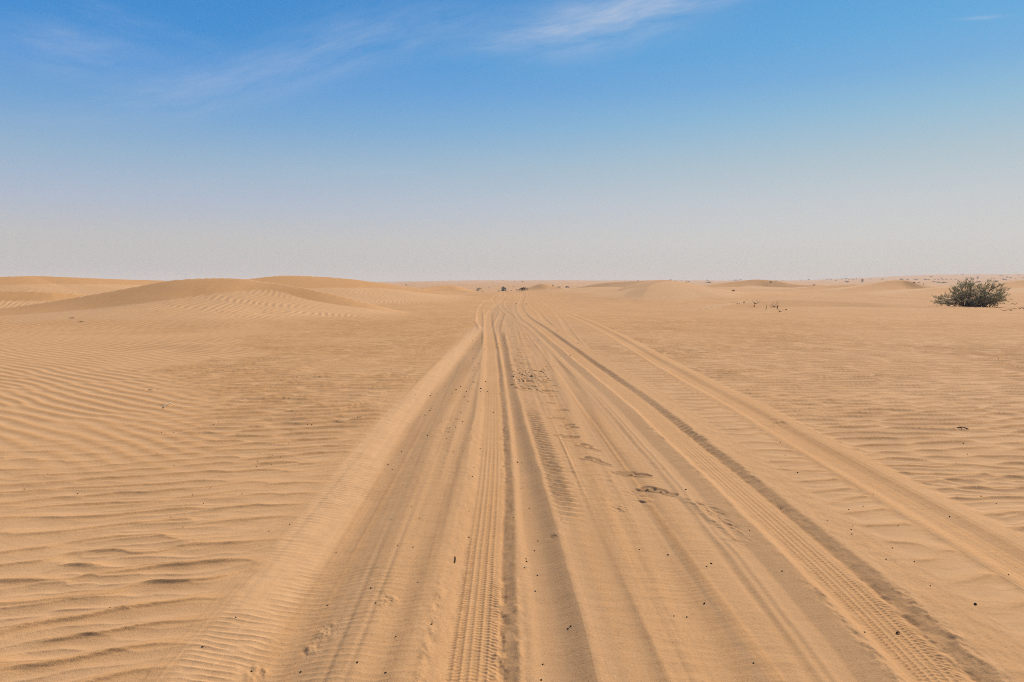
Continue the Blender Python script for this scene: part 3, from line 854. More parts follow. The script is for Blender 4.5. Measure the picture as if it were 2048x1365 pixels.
# bare limbs sticking out of the crown
for pts in ([(1976, 588, -.6), (1981, 580, -.65), (1990, 575, -.7), (2000, 571, -.7), (2009, 569, -.7)], [(1978, 583, -.6), (1982, 575, -.6), (1987, 566, -.5)], [(1940, 592, -.8), (1941, 578, -.85), (1945, 570, -.8)], [(1975, 590, -.7), (1983, 588, -.8), (1996, 592, -.9)]):
    P = [bl(*p) for p in pts]
    br.tube(P, [.035 * (1 - .75 * i / (len(P) - 1)) for i in range(len(P))], 6)
    for i in range(1, len(P)):
        for j in range(3):
            dd = rng.normal(size=3); dd[2] = abs(dd[2]); dd /= np.linalg.norm(dd)
            p1 = P[i] + dd * .2
            br.tube([P[i], p1], [.006, .002], 3)
            for q in range(4): lf.leaf(P[i] + dd * rng.uniform(.05, .22), rng.normal(size=3), .02, .055)
obj('branches', br.mesh('branches'), M_BARK, bush)
obj('foliage', lf.mesh('foliage', False), M_LEAF, bush)
f2 = obj('young_foliage', lg.mesh('young_foliage', False), M_LEAFG, bush)

# ------------------------------------------------------------------ dead shrubs on the ridge
def dead_tree(name, u, v, strokes, label, group=None):
    x, y, _ = ground_hit(u, v)
    z = surf(x, y)
    o = empty(name, (x, y, z - .02))
    tag(o, label, 'dead shrub', group)
    px = y / F
    for i, (pn, stroke, r0) in enumerate(strokes):
        mb = MB()
        P = []
        for k, (du, dv, dp) in enumerate(stroke):
            P.append(np.array([du * px, dp, -dv * px + .02]))
        PP = []
        for k in range(len(P) - 1):
            PP.append(P[k]); PP.append((P[k] + P[k + 1]) / 2 + rng.normal(size=3) * .012)
        PP.append(P[-1])
        mb.tube(PP, [max(.004, r0 * (1 - .8 * k / (len(PP) - 1))) for k in range(len(PP))], 6)
        obj(pn, mb.mesh(pn), M_DEAD, o)
    return o


dead_tree('dead_shrub', 1509.4, 613.3, [
    ('stem', [(0, 0, 0), (0, -2.6, 0), (.3, -4.5, .02)], .034), ('branch', [(.3, -4.5, .02), (-.4, -8, .05), (-4, -10, 0), (-8, -12.5, -.05)], .022),
    ('branch', [(.3, -4.5, .02), (4, -6.3, -.04), (6.5, -8, -.05), (5.5, -11, 0)], .022), ('branch', [(6.5, -8, -.05), (10, -9.5, .05), (16.5, -13, .1)], .009), ('branch', [(5.5, -10, 0), (2.5, -12, .05), (5, -14.5, .1)], .008)],
    'dead shrub with a forked Y shaped trunk on the ridge, leftmost upright one')
dead_tree('dead_shrub', 1555, 617.5, [
    ('stem', [(0, 0, 0), (.2, -3, 0), (1.5, -5.5, .03), (2.5, -6, 0)], .034), ('branch', [(.2, -3, 0), (-4, -8, .05), (-9, -12, .02), (-12, -14, 0)], .012), ('branch', [(0, -4, 0), (.3, -9, -.05), (2.2, -14, -.1)], .011),
    ('branch', [(0, -3.5, .02), (-1, -9, .08), (-1.5, -15, .1)], .009), ('branch', [(.3, -9, -.05), (-1, -12, .0), (-1.6, -14.5, 0)], .007)],
    'dead shrub with thin bare fanned twigs on the ridge, right of the forked one')
dead_tree('dead_branch', 1551, 614.6, [
    ('limb', [(0, 0, 0), (-3, -1.2, -.05), (-5.5, -1.8, -.1), (-11, -2, -.1), (-11.5, -5, -.1)], .030), ('branch', [(-5.5, -1.8, -.1), (-6.5, -5, -.05), (-7.5, -8, 0)], .020)],
    'low dead limb with two upright stubs lying against the fanned dead shrub')
dead_tree('dead_branch', 1532, 620.6, [('stick', [(0, 0, 0), (.7, -4, .02), (1.6, -8, .05), (2.5, -11, .06)], .018)], 'single thin dead stick standing upright between the two dead shrubs')
dead_tree('dead_branch', 1560, 624.2, [
    ('limb', [(-6, 0, 0), (-2, -.6, -.05), (0, -1.5, 0), (5.5, -.8, .1)], .024), ('branch', [(0, -1.5, 0), (-2, -4, .05), (-4, -7, .15)], .016), ('branch', [(0, -1.5, 0), (1, -5, 0)], .008)],
    'broken dead branch lying flat on the sand in front of the fanned shrub')
dead_tree('dead_branch', 1571.5, 620.6, [('limb', [(0, 0, 0), (1, -1.5, 0), (2.4, -2.2, .05)], .05), ('branch', [(-4, .8, -.1), (-7, -1.4, -.1)], .015)], 'short thick dead stump at the right end of the dead wood')
dead_tree('dead_branch', 1487, 606.6, [('limb', [(0, 0, 0), (.7, -2.2, 0), (.3, -2.8, 0)], .035), ('branch', [(.5, -1, 0), (3, -1.3, 0), (4.8, -.9, .1)], .020)], 'small crooked dead stub on the ridge left of the forked shrub')
dead_tree('dead_branch', 1477, 607.5, [('limb', [(-4, 0, 0), (-1, -1.2, 0), (1, -.5, 0)], .02), ('branch', [(1.5, 0, 0), (3.2, -1.5, 0)], .02)], 'scrap of dead twigs farthest left on the ridge')

# ------------------------------------------------------------------ far bushes, palm, pole, post
def clump_mesh(seed, nleaf=150, flat=.7):
    g = np.random.default_rng(seed); mb = MB()
    cs = [(g.normal() * .28, g.normal() * .28, g.uniform(.18, .75) * flat, g.uniform(.18, .34)) for _ in range(9)]
    for k in range(nleaf):
        c = cs[g.integers(len(cs))]
        d = g.normal(size=3); d /= np.linalg.norm(d)
        p = np.array(c[:3]) + d * c[3] * g.uniform(.4, 1) * np.array([1, 1, flat]); p[2] = max(p[2], 0.0)
        mb.leaf(p, d + g.normal(size=3) * .7, .09, .16)
    for k in range(4):
        mb.tube([(g.normal() * .05, g.normal() * .05, -.1), (g.normal() * .2, g.normal() * .2, .5 * flat)], [.03, .01], 4)
    return mb.mesh('far_bush', False)


CLUMPS = [clump_mesh(100 + i, 150, f) for i, f in enumerate((.55, .75, .95, .45, 1.2))]
for c in CLUMPS: c.materials.append(M_FAR)


def far_bush(u, v, wpx, k, label, group, d=None, hs=1.0, name='far_bush'):
    if d is None:
        x, y, z = ground_hit(u, v, default=1400.0)
    else:
        p = at(u, v, d); x, y = p[0], p[1]; z = float(macro(np.array([x]), np.array([y]))[0])
    w = max(wpx, 2.0) * y / F
    o = obj(name, CLUMPS[k], None, None, (x, y, z - .03 * w), (0, 0, random.uniform(0, 6.28)), (w * .95, w * .95, w * 1.0 * hs))
    tag(o, label, 'bush', group)
    return o


GB = 'scattered bushes on the far dunes'
special = [
    (957.5, 582.2, 7, 2, 'dark twin lobed bush on the far sand left of the palm', None, 1.1),
    (965.5, 583.5, 4, 0, 'small low dark bush just above the track crest left of the palm', None, .8),
    (997.5, 583.5, 4, 1, 'small dark bush touching the left foot of the far palm', None, .8),
    (1015, 583.3, 5, 3, 'low dark bush touching the right foot of the far palm', None, .6),
    (1023, 582, 3.4, 0, 'small round dark bush first to the right of the palm', None, .8),
    (1034.5, 580.8, 4.5, 0, 'flat dark bush between the palm and the wide shrub', None, .7),
    (1027, 574.6, 3, 0, 'tiny bush on the far slope above and right of the palm', None, .8),
    (1047, 579.6, 14, 3, 'wide dark spreading bush on the left flank of the sandy knoll', None, .75),
    (1135, 575.8, 8, 0, 'dark bush in the dip right of the sandy knoll', None, .75),
    (1105.5, 572.5, 3, 1, 'tiny bush beside the right flank of the sandy knoll', None, 1),
    (1118, 574.8, 6, 3, 'thin flat bush line in the dip right of the knoll', None, .4),
    (813, 571.5, 3.5, 1, 'lone bush on the far slope above the left dune tail', None, 1),
    (1466, 583.2, 5.5, 1, 'lone dark bush in the hollow behind the ridge with dead shrubs', None, .9),
    (1628, 571, 4, 0, 'lone bush in the gap between the two right hand dunes', None, .8),
    (1694.5, 565, 7, 0, 'dark rounded bush left of the second peaked dune on the right', None, .75),
    (1725, 564.5, 6, 4, 'small spreading tree like bush beside the second peaked dune', None, 1.1),
    (1418, 566, 9, 3, 'wide dark bush clump on the far sand right of the pale dune', None, .6),
    (1803, 560.3, 6, 0, 'dark bush peeking over the top of the second peaked dune', None, .8),
    (1887.5, 566.5, 11, 3, 'wide low bush just left of the large shrub', None, .5),
    (1876, 565.3, 6, 0, 'mid sized bush between the pole and the large shrub', None, .6),
    (1868, 564.5, 5, 0, 'bush right of the pole and left of the mid sized one', None, .7),
    (1838, 566.3, 4.5, 0, 'bush immediately left of the utility pole', None, .8),
    (1829, 566, 4, 1, 'bush second to the left of the utility pole', None, .8),
    (1957, 565, 9, 3, 'wide bush seen just above the crown of the large shrub', None, .6),
    (1955.5, 558.5, 4.5, 4, 'tall dark bush on the far hill above the large shrub', None, 1.2),
    (1991, 563.5, 5, 0, 'bush at the right shoulder of the large shrub', None, .6),
    (2009, 560, 8, 3, 'wide dark bush on the far hill right of the large shrub', None, .5),
]
for (u, v, w, k, lab, d, hs) in special:
    far_bush(u, v, w, k, lab, GB, d, hs)
zones = [
    ([(1029, 563), (1045, 564.5)], 'tiny bush on the skyline above the palm'),
    ([(1276, 562.5), (1341, 561), (1351, 560.8), (1364, 557.8), (1374, 557), (1362, 562.5), (1373, 565), (1377, 564.8), (1415, 558.6)], 'tiny dark bush on the skyline beside the pale peaked dune'),
    ([(1466, 559.5), (1472, 559.2), (1481, 558.7), (1486, 559.3), (1524, 559.6), (1533, 559.6), (1552, 559.8), (1542, 564.8), (1567, 559.7), (1581, 559), (1602, 560), (1617, 560.3), (1638, 559.7)], 'tiny bush in the skyline row over the middle right dunes'),
    ([(1654, 559.6), (1662, 559.3), (1671, 561.6), (1676, 558.8), (1684, 558.8), (1692, 558.6), (1699, 559.4), (1706, 559.4), (1713, 558.6), (1741, 558.8), (1765, 559.3)], 'tiny bush in the skyline row left of the second peaked dune'),
    ([(1815, 560), (1830, 559.9), (1834, 559.9), (1853, 560.2), (1858, 560), (1870, 560.2), (1877, 560), (1886, 560), (1849.5, 560), (1893, 559.6), (1902, 559.8)], 'tiny bush in the row on the far slope above the utility pole'),
    ([(1912, 559.3), (1925, 551.0), (2002, 552.5), (1988, 557.6), (2013.5, 555.5), (2021, 557), (2031, 557.3), (2035, 550.5), (2038.5, 551), (2046, 556), (2005.5, 557.5), (1862, 554.8), (1883, 557.5), (1940, 557)], 'tiny bush scattered on the far hillside around the large shrub'),
]
for pts, lab in zones:
    for i, (u, v) in enumerate(pts):
        far_bush(u, v, random.choice((2.6, 3.2, 4.0, 4.6)), random.choice((0, 0, 1, 3)), lab, GB, None, random.uniform(.6, .95))

# palm
px_, py_, pz_ = ground_hit(1007, 582.6)

palm = empty('palm_tree', (px_, py_, pz_ - .1))
tag(palm, 'bushy dark palm standing on the skyline at the end of the track', 'palm')
S = py_ / F * 1.35
tr = MB()
tr.tube([(0, 0, 0), (.15 * S, 0, 2.6 * S), (0, 0, 5.2 * S)], [.9 * S, .75 * S, .6 * S], 8)
obj('trunk', tr.mesh('trunk'), M_BARK, palm)
fr = MB()
for k in range(40):
    a = rng.uniform(0, 2 * math.pi); el = rng.uniform(-.35, 1.45)
    h0 = rng.uniform(1.0, 5.6) * S
    L = rng.uniform(4.2, 5.8) * S * (1.0 if el < 1 else .95)
    pts = []
    for i in range(6):
        t = i / 5
        e2 = el - 1.1 * t * t
        rr_ = L * t
        pts.append(np.array([math.cos(a) * math.cos(e2) * rr_, math.sin(a) * math.cos(e2) * rr_, max(h0 + math.sin(e2) * rr_, 0)]))
    for i in range(5):
        d = pts[i + 1] - pts[i]
        for j in range(4):
            p = pts[i] + d * (j / 4)
            for sd in (-1, 1):
                s = np.cross(d, (0, 0, 1)); s = s / (np.linalg.norm(s) + 1e-9) * sd
                fr.leaf(p, s * .8 + d / np.linalg.norm(d) * .6 + np.array([0, 0, -.25]), .28 * S, 1.25 * S * (1 - .5 * abs(i / 4 - .4)))
obj('crown', fr.mesh('crown', False), M_PALM, palm)

# utility pole with crossarm
ux, uy, uz = ground_hit(1847, 570)
S = uy / F
pole = empty('utility_pole', (ux, uy, uz - .2))
tag(pole, 'thin dark utility pole with a short crossarm in front of the far dunes', 'pole')
mb = MB(); mb.tube([(0, 0, 0), (0, 0, 5.8 * S)], [.34 * S, .26 * S], 10); obj('post', mb.mesh('post'), M_POLE, pole)
mb = MB(); mb.box((0, -.36 * S, 5.2 * S), (2.4 * S, .22 * S, .35 * S)); obj('crossarm', mb.mesh('crossarm', False), M_POLE, pole)
for dx in (-.95, 0, .95):
    mb = MB(); mb.tube([(dx * S, -.36 * S, 5.375 * S), (dx * S, -.36 * S, 5.75 * S)], [.13 * S, .10 * S], 8); obj('insulator', mb.mesh('insulator'), M_POLE, pole)

wx_, wy_, wz_ = ground_hit(977.5, 577.0)
S = wy_ / F
post = empty('marker_post', (wx_, wy_, wz_ - .1))
tag(post, 'tiny white marker standing on the pale far sand left of the palm', 'marker')
mb = MB(); mb.tube([(0, 0, 0), (0, 0, 1.6 * S)], [.2 * S, .2 * S], 8); obj('post', mb.mesh('post'), M_POLE, post)
mb = MB(); mb.box((0, -.28 * S, 2.3 * S), (1.3 * S, .12 * S, 2.2 * S)); obj('panel', mb.mesh('panel', False), M_POST, post)

# ------------------------------------------------------------------ pebbles and litter
def pebble_mesh(seed, mat, name):
    g = np.random.default_rng(seed)
    import bmesh
    bm = bmesh.new(); bmesh.ops.create_icosphere(bm, subdivisions=2, radius=1)
    ph = g.uniform(0, 6.28, 6)
    sx, sy, sz = g.uniform(.8, 1.25), g.uniform(.75, 1.1), g.uniform(.6, .85)
    for v in bm.verts:
        c = v.co
        k = 1 + .16 * math.sin(2.1 * c.x + ph[0]) * math.cos(1.9 * c.y + ph[1]) + .10 * math.sin(3.7 * c.z + ph[2] + 2 * c.x) + .07 * math.sin(5.2 * c.y + ph[3])
        v.co = (c.x * k * sx, c.y * k * sy, c.z * k * sz)
    for f in bm.faces: f.smooth = True
    me = bpy.data.meshes.new(name); bm.to_mesh(me); bm.free(); me.materials.append(mat)
    return me


PEB = [pebble_mesh(i, M_PEB, 'pebble') for i in range(6)]
PEBG = [pebble_mesh(20 + i, M_PEBG, 'pebble') for i in range(2)]
peb_tab = []      # u, v, width in photograph pixels


def zadd(lst, ou, ov, s, w=2.6):
    for p in lst:
        peb_tab.append((ou + p[0] * s, ov + p[1] * s, p[2] if len(p) > 2 else w))


# row by row as the photograph shows them
zadd([(805, 46), (130, 327), (763, 345), (1172, 353), (1250, 355), (677, 402), (293, 410), (567, 408), (537, 406), (558, 466), (125, 460), (85, 490), (341, 498, 3), (752, 598, 2.4), (741, 628), (140, 651, 2.6), (58, 687), (230, 745),
      (158, 815), (167, 848), (128, 873, 2.6), (157, 875), (683, 908, 3), (848, 957, 3), (828, 994, 3), (845, 1053, 3), (128, 975), (758, 1020), (758, 1062), (823, 1105), (140, 1062, 3), (166, 1068, 3), (349, 1029, 3.4), (268, 1170, 4), (265, 1224, 3.4),
      (382, 1198, 3), (598, 1224, 2.6), (25, 1224, 3.2), (1573, 188), (1720, 320), (1928, 406, 2.6), (1980, 498), (1623, 619, 2.2), (1719, 593, 2.2), (1796, 600, 2.6), (1005, 1140, 2.8), (1095, 1176, 4), (1390, 800, 3), (1509, 800, 3), (1420, 1008, 3.4), (1383, 972, 3)], 930, 640, .1172, 2.0)
zadd([(1003, 873), (1036, 873), (1036, 903), (1092, 903, 3), (1142, 877, 2.6), (1170, 866), (1157, 897), (1190, 873, 3.4), (1208, 875, 3.4), (1265, 880, 2.6), (1285, 885, 3.4), (1303, 888, 4), (1320, 898, 3), (1342, 907, 2.8), (1330, 850, 2.8), (1352, 868, 3), (1337, 832),
      (1310, 876, 2.6), (1010, 926, 2.8), (985, 945, 2.8), (965, 951, 2.8), (940, 925), (1392, 883), (1424, 849)], 930, 640, .1172, 2.2)
zadd([(886, 460), (692, 385), (877, 564), (1102, 482, 3), (1093, 517), (998, 537), (1037, 537), (988, 554, 3), (1219, 507, 3), (1184, 529, 3.4), (1155, 560, 2.6), (1262, 544), (1245, 584, 3.6), (1276, 619, 3), (1000, 650), (985, 665, 3.4), (948, 695, 3.4), (1221, 702, 3.2), (1234, 772, 3.6),
      (1134, 819, 3.4), (1131, 850, 3.4), (1112, 899, 3.6), (967, 871, 3.2), (1073, 775, 2.2), (1181, 821), (1366, 959, 3.4), (1467, 686, 3.2), (1370, 678), (1570, 622, 2.8), (1556, 802, 2.6), (1594, 578), (1670, 825, 2.6), (1648, 1062, 4.4), (1680, 1065, 2.6), (1684, 1126, 2.8), (1320, 1105, 2.6),
      (1308, 1180, 4), (1677, 1255, 3), (1163, 995), (1236, 995), (668, 1051, 3.6), (700, 1092, 3), (771, 960, 3), (850, 1022, 2.4), (1545, 1084), (88, 798, 4), (104, 836, 2.4), (118, 858, 2.4), (58, 797, 2.4), (152, 800, 2.4), (205, 800, 2.2), (105, 804, 2.4), (92, 779), (275, 620), (395, 587), (160, 705), (575, 398)], 600, 640, .2637, 2.2)
zadd([(1102, 568, 2.4), (1186, 564, 2.4), (1460, 510), (1492, 492), (1548, 433), (1609, 367), (845, 502), (1071, 712, 2.4), (1187, 786), (328, 857, 2.6), (167, 945, 3), (530, 974, 2.6), (1316, 1000, 3.4), (1388, 1046, 3), (1435, 945, 2.6), (1653, 985), (1850, 645, 2.4), (1972, 642, 2.4), (1938, 673, 2.6), (1861, 723, 3.2), (1771, 705, 2.4),
      (1851, 783, 2.6), (1750, 793, 2.4), (1740, 822, 2.4), (1756, 822, 2.2), (1917, 737), (1758, 763)], 0, 700, .293, 2.0)
zadd([(750, 860, 2.6), (667, 1150, 3.4), (1383, 1113, 4), (1716, 1225, 4.4), (1498, 1356, 3.6), (1248, 314, 3.4), (1165, 245, 2.4), (1836, 332, 2.4), (1978, 287), (1610, 912)], 0, 965, .293, 2.2)
zadd([(344, 1245, 5.5), (340, 1336, 2.8), (526, 787, 3.4), (858, 820, 2.6), (588, 423, 3), (1157, 239, 2.6), (1103, 167), (1113, 436), (996, 1044, 2.4), (925, 1294), (732, 1230), (1008, 430), (1240, 968, 6.5), (1495, 180), (1495, 348), (1884, 506, 3.2), (1888, 524, 4.6), (1907, 155), (1850, 20, 2.6), (1967, 378, 2.6), (1962, 607), (1947, 714, 2.4),
      (1998, 1210, 4.4), (1988, 1320, 2.6), (1942, 441), (1801, 238), (826, 715)], 500, 965, .293, 2.2)
zadd([(418, 269, 3.4), (1045, 67, 4), (1268, 52, 4.6), (1703, 331, 3), (1148, 485, 4.6), (1441, 567, 5), (1411, 588, 3.8), (1395, 824, 6), (1276, 908, 2.4), (1187, 912, 2.2), (1925, 603, 4), (1730, 1245, 3), (484, 980, 2.6), (464, 990, 2.4), (200, 155), (952, 459, 2.2), (1918, 159, 2.6), (815, 200), (390, 35)], 1000, 965, .293, 2.2)
zadd([(1716, 836, 10), (875, 303, 3.4), (872, 357, 3.4), (868, 325, 2.2), (1754, 106, 4), (1540, 236, 4), (851, 186, 2.8), (949, 160, 2.4), (1018, 89, 2.6), (1150, 450, 2.4), (1106, 528, 2.2), (1942, 640, 3.4), (200, 1245, 2.8), (961, 1005, 2.4), (1300, 545), (1408, 708), (1859, 141, 2.4), (1188, 301)], 1448, 965, .293, 2.2)
zadd([(502, 1046, 4), (320, 967, 2.6), (386, 840, 2.6), (418, 922, 2.4), (388, 1002), (773, 708, 2.6), (516, 615, 2.6), (180, 507, 2.4), (1384, 562, 3), (1871, 268, 2.8), (857, 347, 2.2), (1634, 843, 3.4), (1662, 915, 3), (1380, 956, 2.6), (1584, 977, 2.4), (947, 891, 2.2), (995, 817), (1083, 803), (528, 148), (382, 160), (391, 96), (255, 137), (492, 348), (1009, 382), (1680, 570)], 1448, 640, .293, 2.0)

uvh = []
seen = []
for (u, v, w) in peb_tab:
    if any(abs(u - a) < 1.2 and abs(v - b) < 1.2 for a, b in seen):
        continue
    seen.append((u, v)); uvh.append((u, v, w))
uvh.sort(key=lambda t: -t[2] * 1e3 / (t[1] - 540))
big_labels = {
    (1950.8, 1209.9): 'largest dark pebble, lying alone on the sand at the lower right',
    (863.3, 1248.6): 'dark pebble on the left lip of the left rut near the bottom',
    (600.8, 1329.8): 'dark pebble at the bottom edge, in the old trough on the left',
    (1408.7, 1206.4): 'dark pebble with a pale top low in the middle strip between the ruts',
    (1422.2, 1131.1): 'larger one of two dark pebbles side by side between the ruts',
    (1413.4, 1137.3): 'smaller one of two dark pebbles side by side between the ruts',
    (1336.4, 1107.1): 'dark pebble alone in the middle strip, above the side by side pair',
    (1053.2, 1118.5): 'larger pebble of the pair right of the left rut',
    (1052.0, 1113.3): 'smaller pebble of the pair right of the left rut',
    (1034.6, 920.0): 'dark pebble on the berm between left rut and sharp crested rut',
    (1371.5, 980.2): 'dark pebble beside the last footprint near the right rut',
    (1564.0, 1141.7): 'dark pebble on the left slope of the right rut',
    (1085.4, 1319.5): 'dark pebble in the sharp crested rut near the bottom edge',
    (1306.2, 984.6): 'dark pebble lying inside a footprint',
    (1961.9, 996.1): 'dark pebble at the right among the ripples beyond the far right track',
    (1899.2, 1034.1): 'dark pebble on the right bank of the far right track',
    (1595.1, 946.5): 'dark pebble alone between the right rut and the far right track',
    (2017.0, 1152.5): 'dark pebble by the left line of the far right track at the photo edge',
    (502.8, 1323.9): 'dark pebble beside the scuffed sand at the lower left',
    (405.2, 1291.1): 'dark pebble on the pale lip of the old trough, lower left',
    (1058.3, 777.8): 'dark pebble in the crumbly strip below the pellet cluster',
    (961.3, 777.1): 'upper one of two dark pebbles left of the left rut, halfway up',
}
nsmall = 0
for i, (u, v, w) in enumerate(uvh):
    x, y, _ = ground_hit(u, v)
    z = surf(x, y)
    dist = math.hypot(x, y)
    rad = max(.0045, .5 * w * y / F * .80)
    me = PEB[i % 6]
    o = obj('pebble', me, None, None, (x, y, z + rad * .28), (random.uniform(-.3, .3), random.uniform(-.3, .3), random.uniform(0, 6.28)), (rad,) * 3)
    lab = None
    for (a, b), l in big_labels.items():
        if abs(a - u) < 1.3 and abs(b - v) < 1.3: lab = l
    if lab is None:
        if 1035 < u < 1100 and 728 < v < 756: lab = 'black pebble in the dense cluster lying across the footprints'
        elif u < 520 or (u < 600 and v < 980): lab = 'small dark pebble scattered among the ripples on the left'
        elif u < 660 and v < 920: lab = 'small dark pebble in the patch among the ripples left of the tracks'
        elif lateral(LEFT_RUT, x, y)[0] < -.28: lab = 'small dark pebble scattered between the old trough and the left rut'
        elif lateral(LEFT_RUT, x, y)[0] < .24: lab = 'small dark pebble lying in the left wheel rut'
        elif lateral(RIGHT_RUT, x, y)[0] < -.3: lab = 'small dark pebble in the middle strip between the two ruts'
        elif lateral(RIGHT_RUT, x, y)[0] < .3: lab = 'small dark pebble lying in or on the right wheel rut'
        elif lateral(FAR_TRACK, x, y)[0] < .2: lab = 'small dark pebble between the right rut and the far right track'
        else: lab = 'small dark pebble among the ripples right of all tracks'
    tag(o, lab, 'pebble', 'dark pebbles scattered over the sand')

# a few pale pebbles
for (u, v, w, lab) in [(836, 1164, 2.6, 'pale grey pebble left of the left rut near the bottom'), (782, 1034, 2.6, 'whitish fleck on the ridge between trough and left rut'), (1655, 1042, 2.4, 'pale grey pebble between the right rut and the far right track'), (676, 1246, 2.6, 'pale grey pebble beside the scuffed sand at lower left')]:
    x, y, _ = ground_hit(u, v); z = surf(x, y); rad = .5 * w * y / F
    o = obj('pale_pebble', PEBG[int(u) % 2], None, None, (x, y, z + rad * .3), (0, 0, u), (rad,) * 3)
    tag(o, lab, 'pebble')


def stick(name, u0, v0, u1, v1, rad, mat, label, cat, lift=.004, twig=None):
    a = ground_hit(u0, v0); b = ground_hit(u1, v1)
    A = np.array([a[0], a[1], surf(a[0], a[1]) + lift]); B = np.array([b[0], b[1], surf(b[0], b[1]) + lift])
    o = empty(name, A)
    tag(o, label, cat)
    mb = MB(); mid_ = (A + B) / 2; mid_ = np.array([mid_[0], mid_[1], max(mid_[2], surf(mid_[0], mid_[1]) + lift)]) + np.array([.004, .004, .003])
    mb.tube([A - A, mid_ - A, B - A], [rad, rad * .9, rad * .5], 6)
    obj('stalk', mb.mesh('stalk'), mat, o)
    if twig:
        for (du, dv, h) in twig:
            c = ground_hit(u0 + du, v0 + dv); C_ = np.array([c[0], c[1], surf(c[0], c[1]) + h])
            mb = MB(); mb.tube([(B - A) * .3, C_ - A], [rad * .7, rad * .3], 5); obj('twig', mb.mesh('twig'), mat, o)
    return o


stick('dry_twig', 909.5, 1122, 909.8, 1110, .0035, M_DEAD, 'thin dark straight twig lying along the pale left wall of the left rut', 'twig')
stick('dry_twig', 1793, 1257, 1800, 1257.3, .004, M_DEAD, 'short dark twig lying in the tread of the right rut', 'twig')
stick('straw', 1048, 1134, 1054, 1131, .003, M_STRAW, 'short pale straw on the berm right of the left rut', 'straw')
stick('dry_grass', 325, 817, 346, 805, .006, M_STRAW, 'pale dry grass stalk lying among the ripples on the left', 'dry grass', .01, [(6, -1, .03), (-4, -3, .02), (3, 3, .02)])
stick('dry_grass', 297, 781, 306, 780, .006, M_STRAW, 'small pale dry grass scrap upper left among straight ripples', 'dry grass', .01, [(3, -1, .02)])
stick('dry_twig', 1914, 856, 1937, 862, .007, M_DEAD, 'brown crooked twig with a curled leaf among the ripples at right', 'twig', .012, [(5, 3, .04), (10, 5, .02)])
stick('dry_twig', 712, 838, 722, 834, .006, M_DEAD, 'small bent dark twig among the ripples left of the tracks', 'twig', .01, [(3, -3, .03)])
for (u, v, lab) in [(1040, 608.6, 'dark dung lump on the left lip of the right rut near its bend'), (1051, 609.0, 'flat dark dung lump just right of the right rut near its bend')]:
    x, y, _ = ground_hit(u - 8 if u < 1045 else u + 2, v); z = surf(x, y)
    o = obj('dung', PEB[2], None, None, (x, y, z + .02), (0, 0, 1), (.085, .06, .045)); tag(o, lab, 'dung')
for (u, v, lab) in [(144, 637, 'small dark tuft on the rippled flank of the left dune'), (163, 644.5, 'smaller dark tuft below the first one on the left dune')]:
    x, y, _ = ground_hit(u, v); z = surf(x, y)
    o = obj('dry_tuft', CLUMPS[3], None, None, (x, y, z - .01), (0, 0, 1), (.16, .1, .08)); tag(o, lab, 'tuft')

# debris right of the large bush
for k, (u, v, lab) in enumerate([(2022, 622, 'low scrap of dead twigs at the right foot of the large shrub'), (2030, 609, 'flat dry twigs on the sand right of the large shrub, upper one'), (2040, 618, 'flat dry twigs at the photo edge right of the large shrub')]):
    x, y, _ = ground_hit(u, v); z = surf(x, y)
    o = empty('dead_twigs', (x, y, z)); tag(o, lab, 'twigs')
    mb = MB()
    for j in range(7):
        a = rng.uniform(0, 6.28); L = rng.uniform(.15, .45); p0 = np.array([rng.normal() * .3, rng.normal() * .2, .0])
        p1 = p0 + np.array([math.cos(a) * L, math.sin(a) * L, rng.uniform(.03, .16)])
        mb.tube([p0, (p0 + p1) / 2 + rng.normal(size=3) * .02, p1], [.012, .010, .004], 5)
    obj('twigs', mb.mesh('twigs'), M_DEAD, o)

# ------------------------------------------------------------------ haze
HZ0 = float(Z.min()) - 1.0; HZ1 = float(Z.max()) + 3.0
mb = MB(); mb.box((0, 0, (HZ0 + HZ1) / 2), (5400, 5400, HZ1 - HZ0))
mh = bpy.data.materials.new('haze_air'); nt = nodes_of(mh)
out = nd(nt, 'ShaderNodeOutputMaterial'); pv = nd(nt, 'ShaderNodeVolumePrincipled')
pv.inputs['Color'].default_value = (.85, .87, .88, 1); pv.inputs['Density'].default_value = .00042; pv.inputs['Anisotropy'].default_value = .0
nt.links.new(pv.outputs[0], out.inputs['Volume'])
hz = obj('haze', mb.mesh('haze', False), mh)
hz['kind'] = 'stuff'; hz['label'] = 'thin pale dust haze over the far dunes'; hz['category'] = 'haze'

# ------------------------------------------------------------------ light and sky
SUN_EL = R(40); SUN_AZ = R(43)
sd = np.array([math.sin(SUN_AZ) * math.cos(SUN_EL), math.cos(SUN_AZ) * math.cos(SUN_EL), math.sin(SUN_EL)])
sun_d = bpy.data.lights.new('sun', 'SUN'); sun_d.energy = 4.5; sun_d.angle = R(.6); sun_d.color = (1.0, .94, .85)
sun = bpy.data.objects.new('sun', sun_d); COL.objects.link(sun)
from mathutils import Vector
sun.rotation_euler = Vector(sd).to_track_quat('Z', 'Y').to_euler()

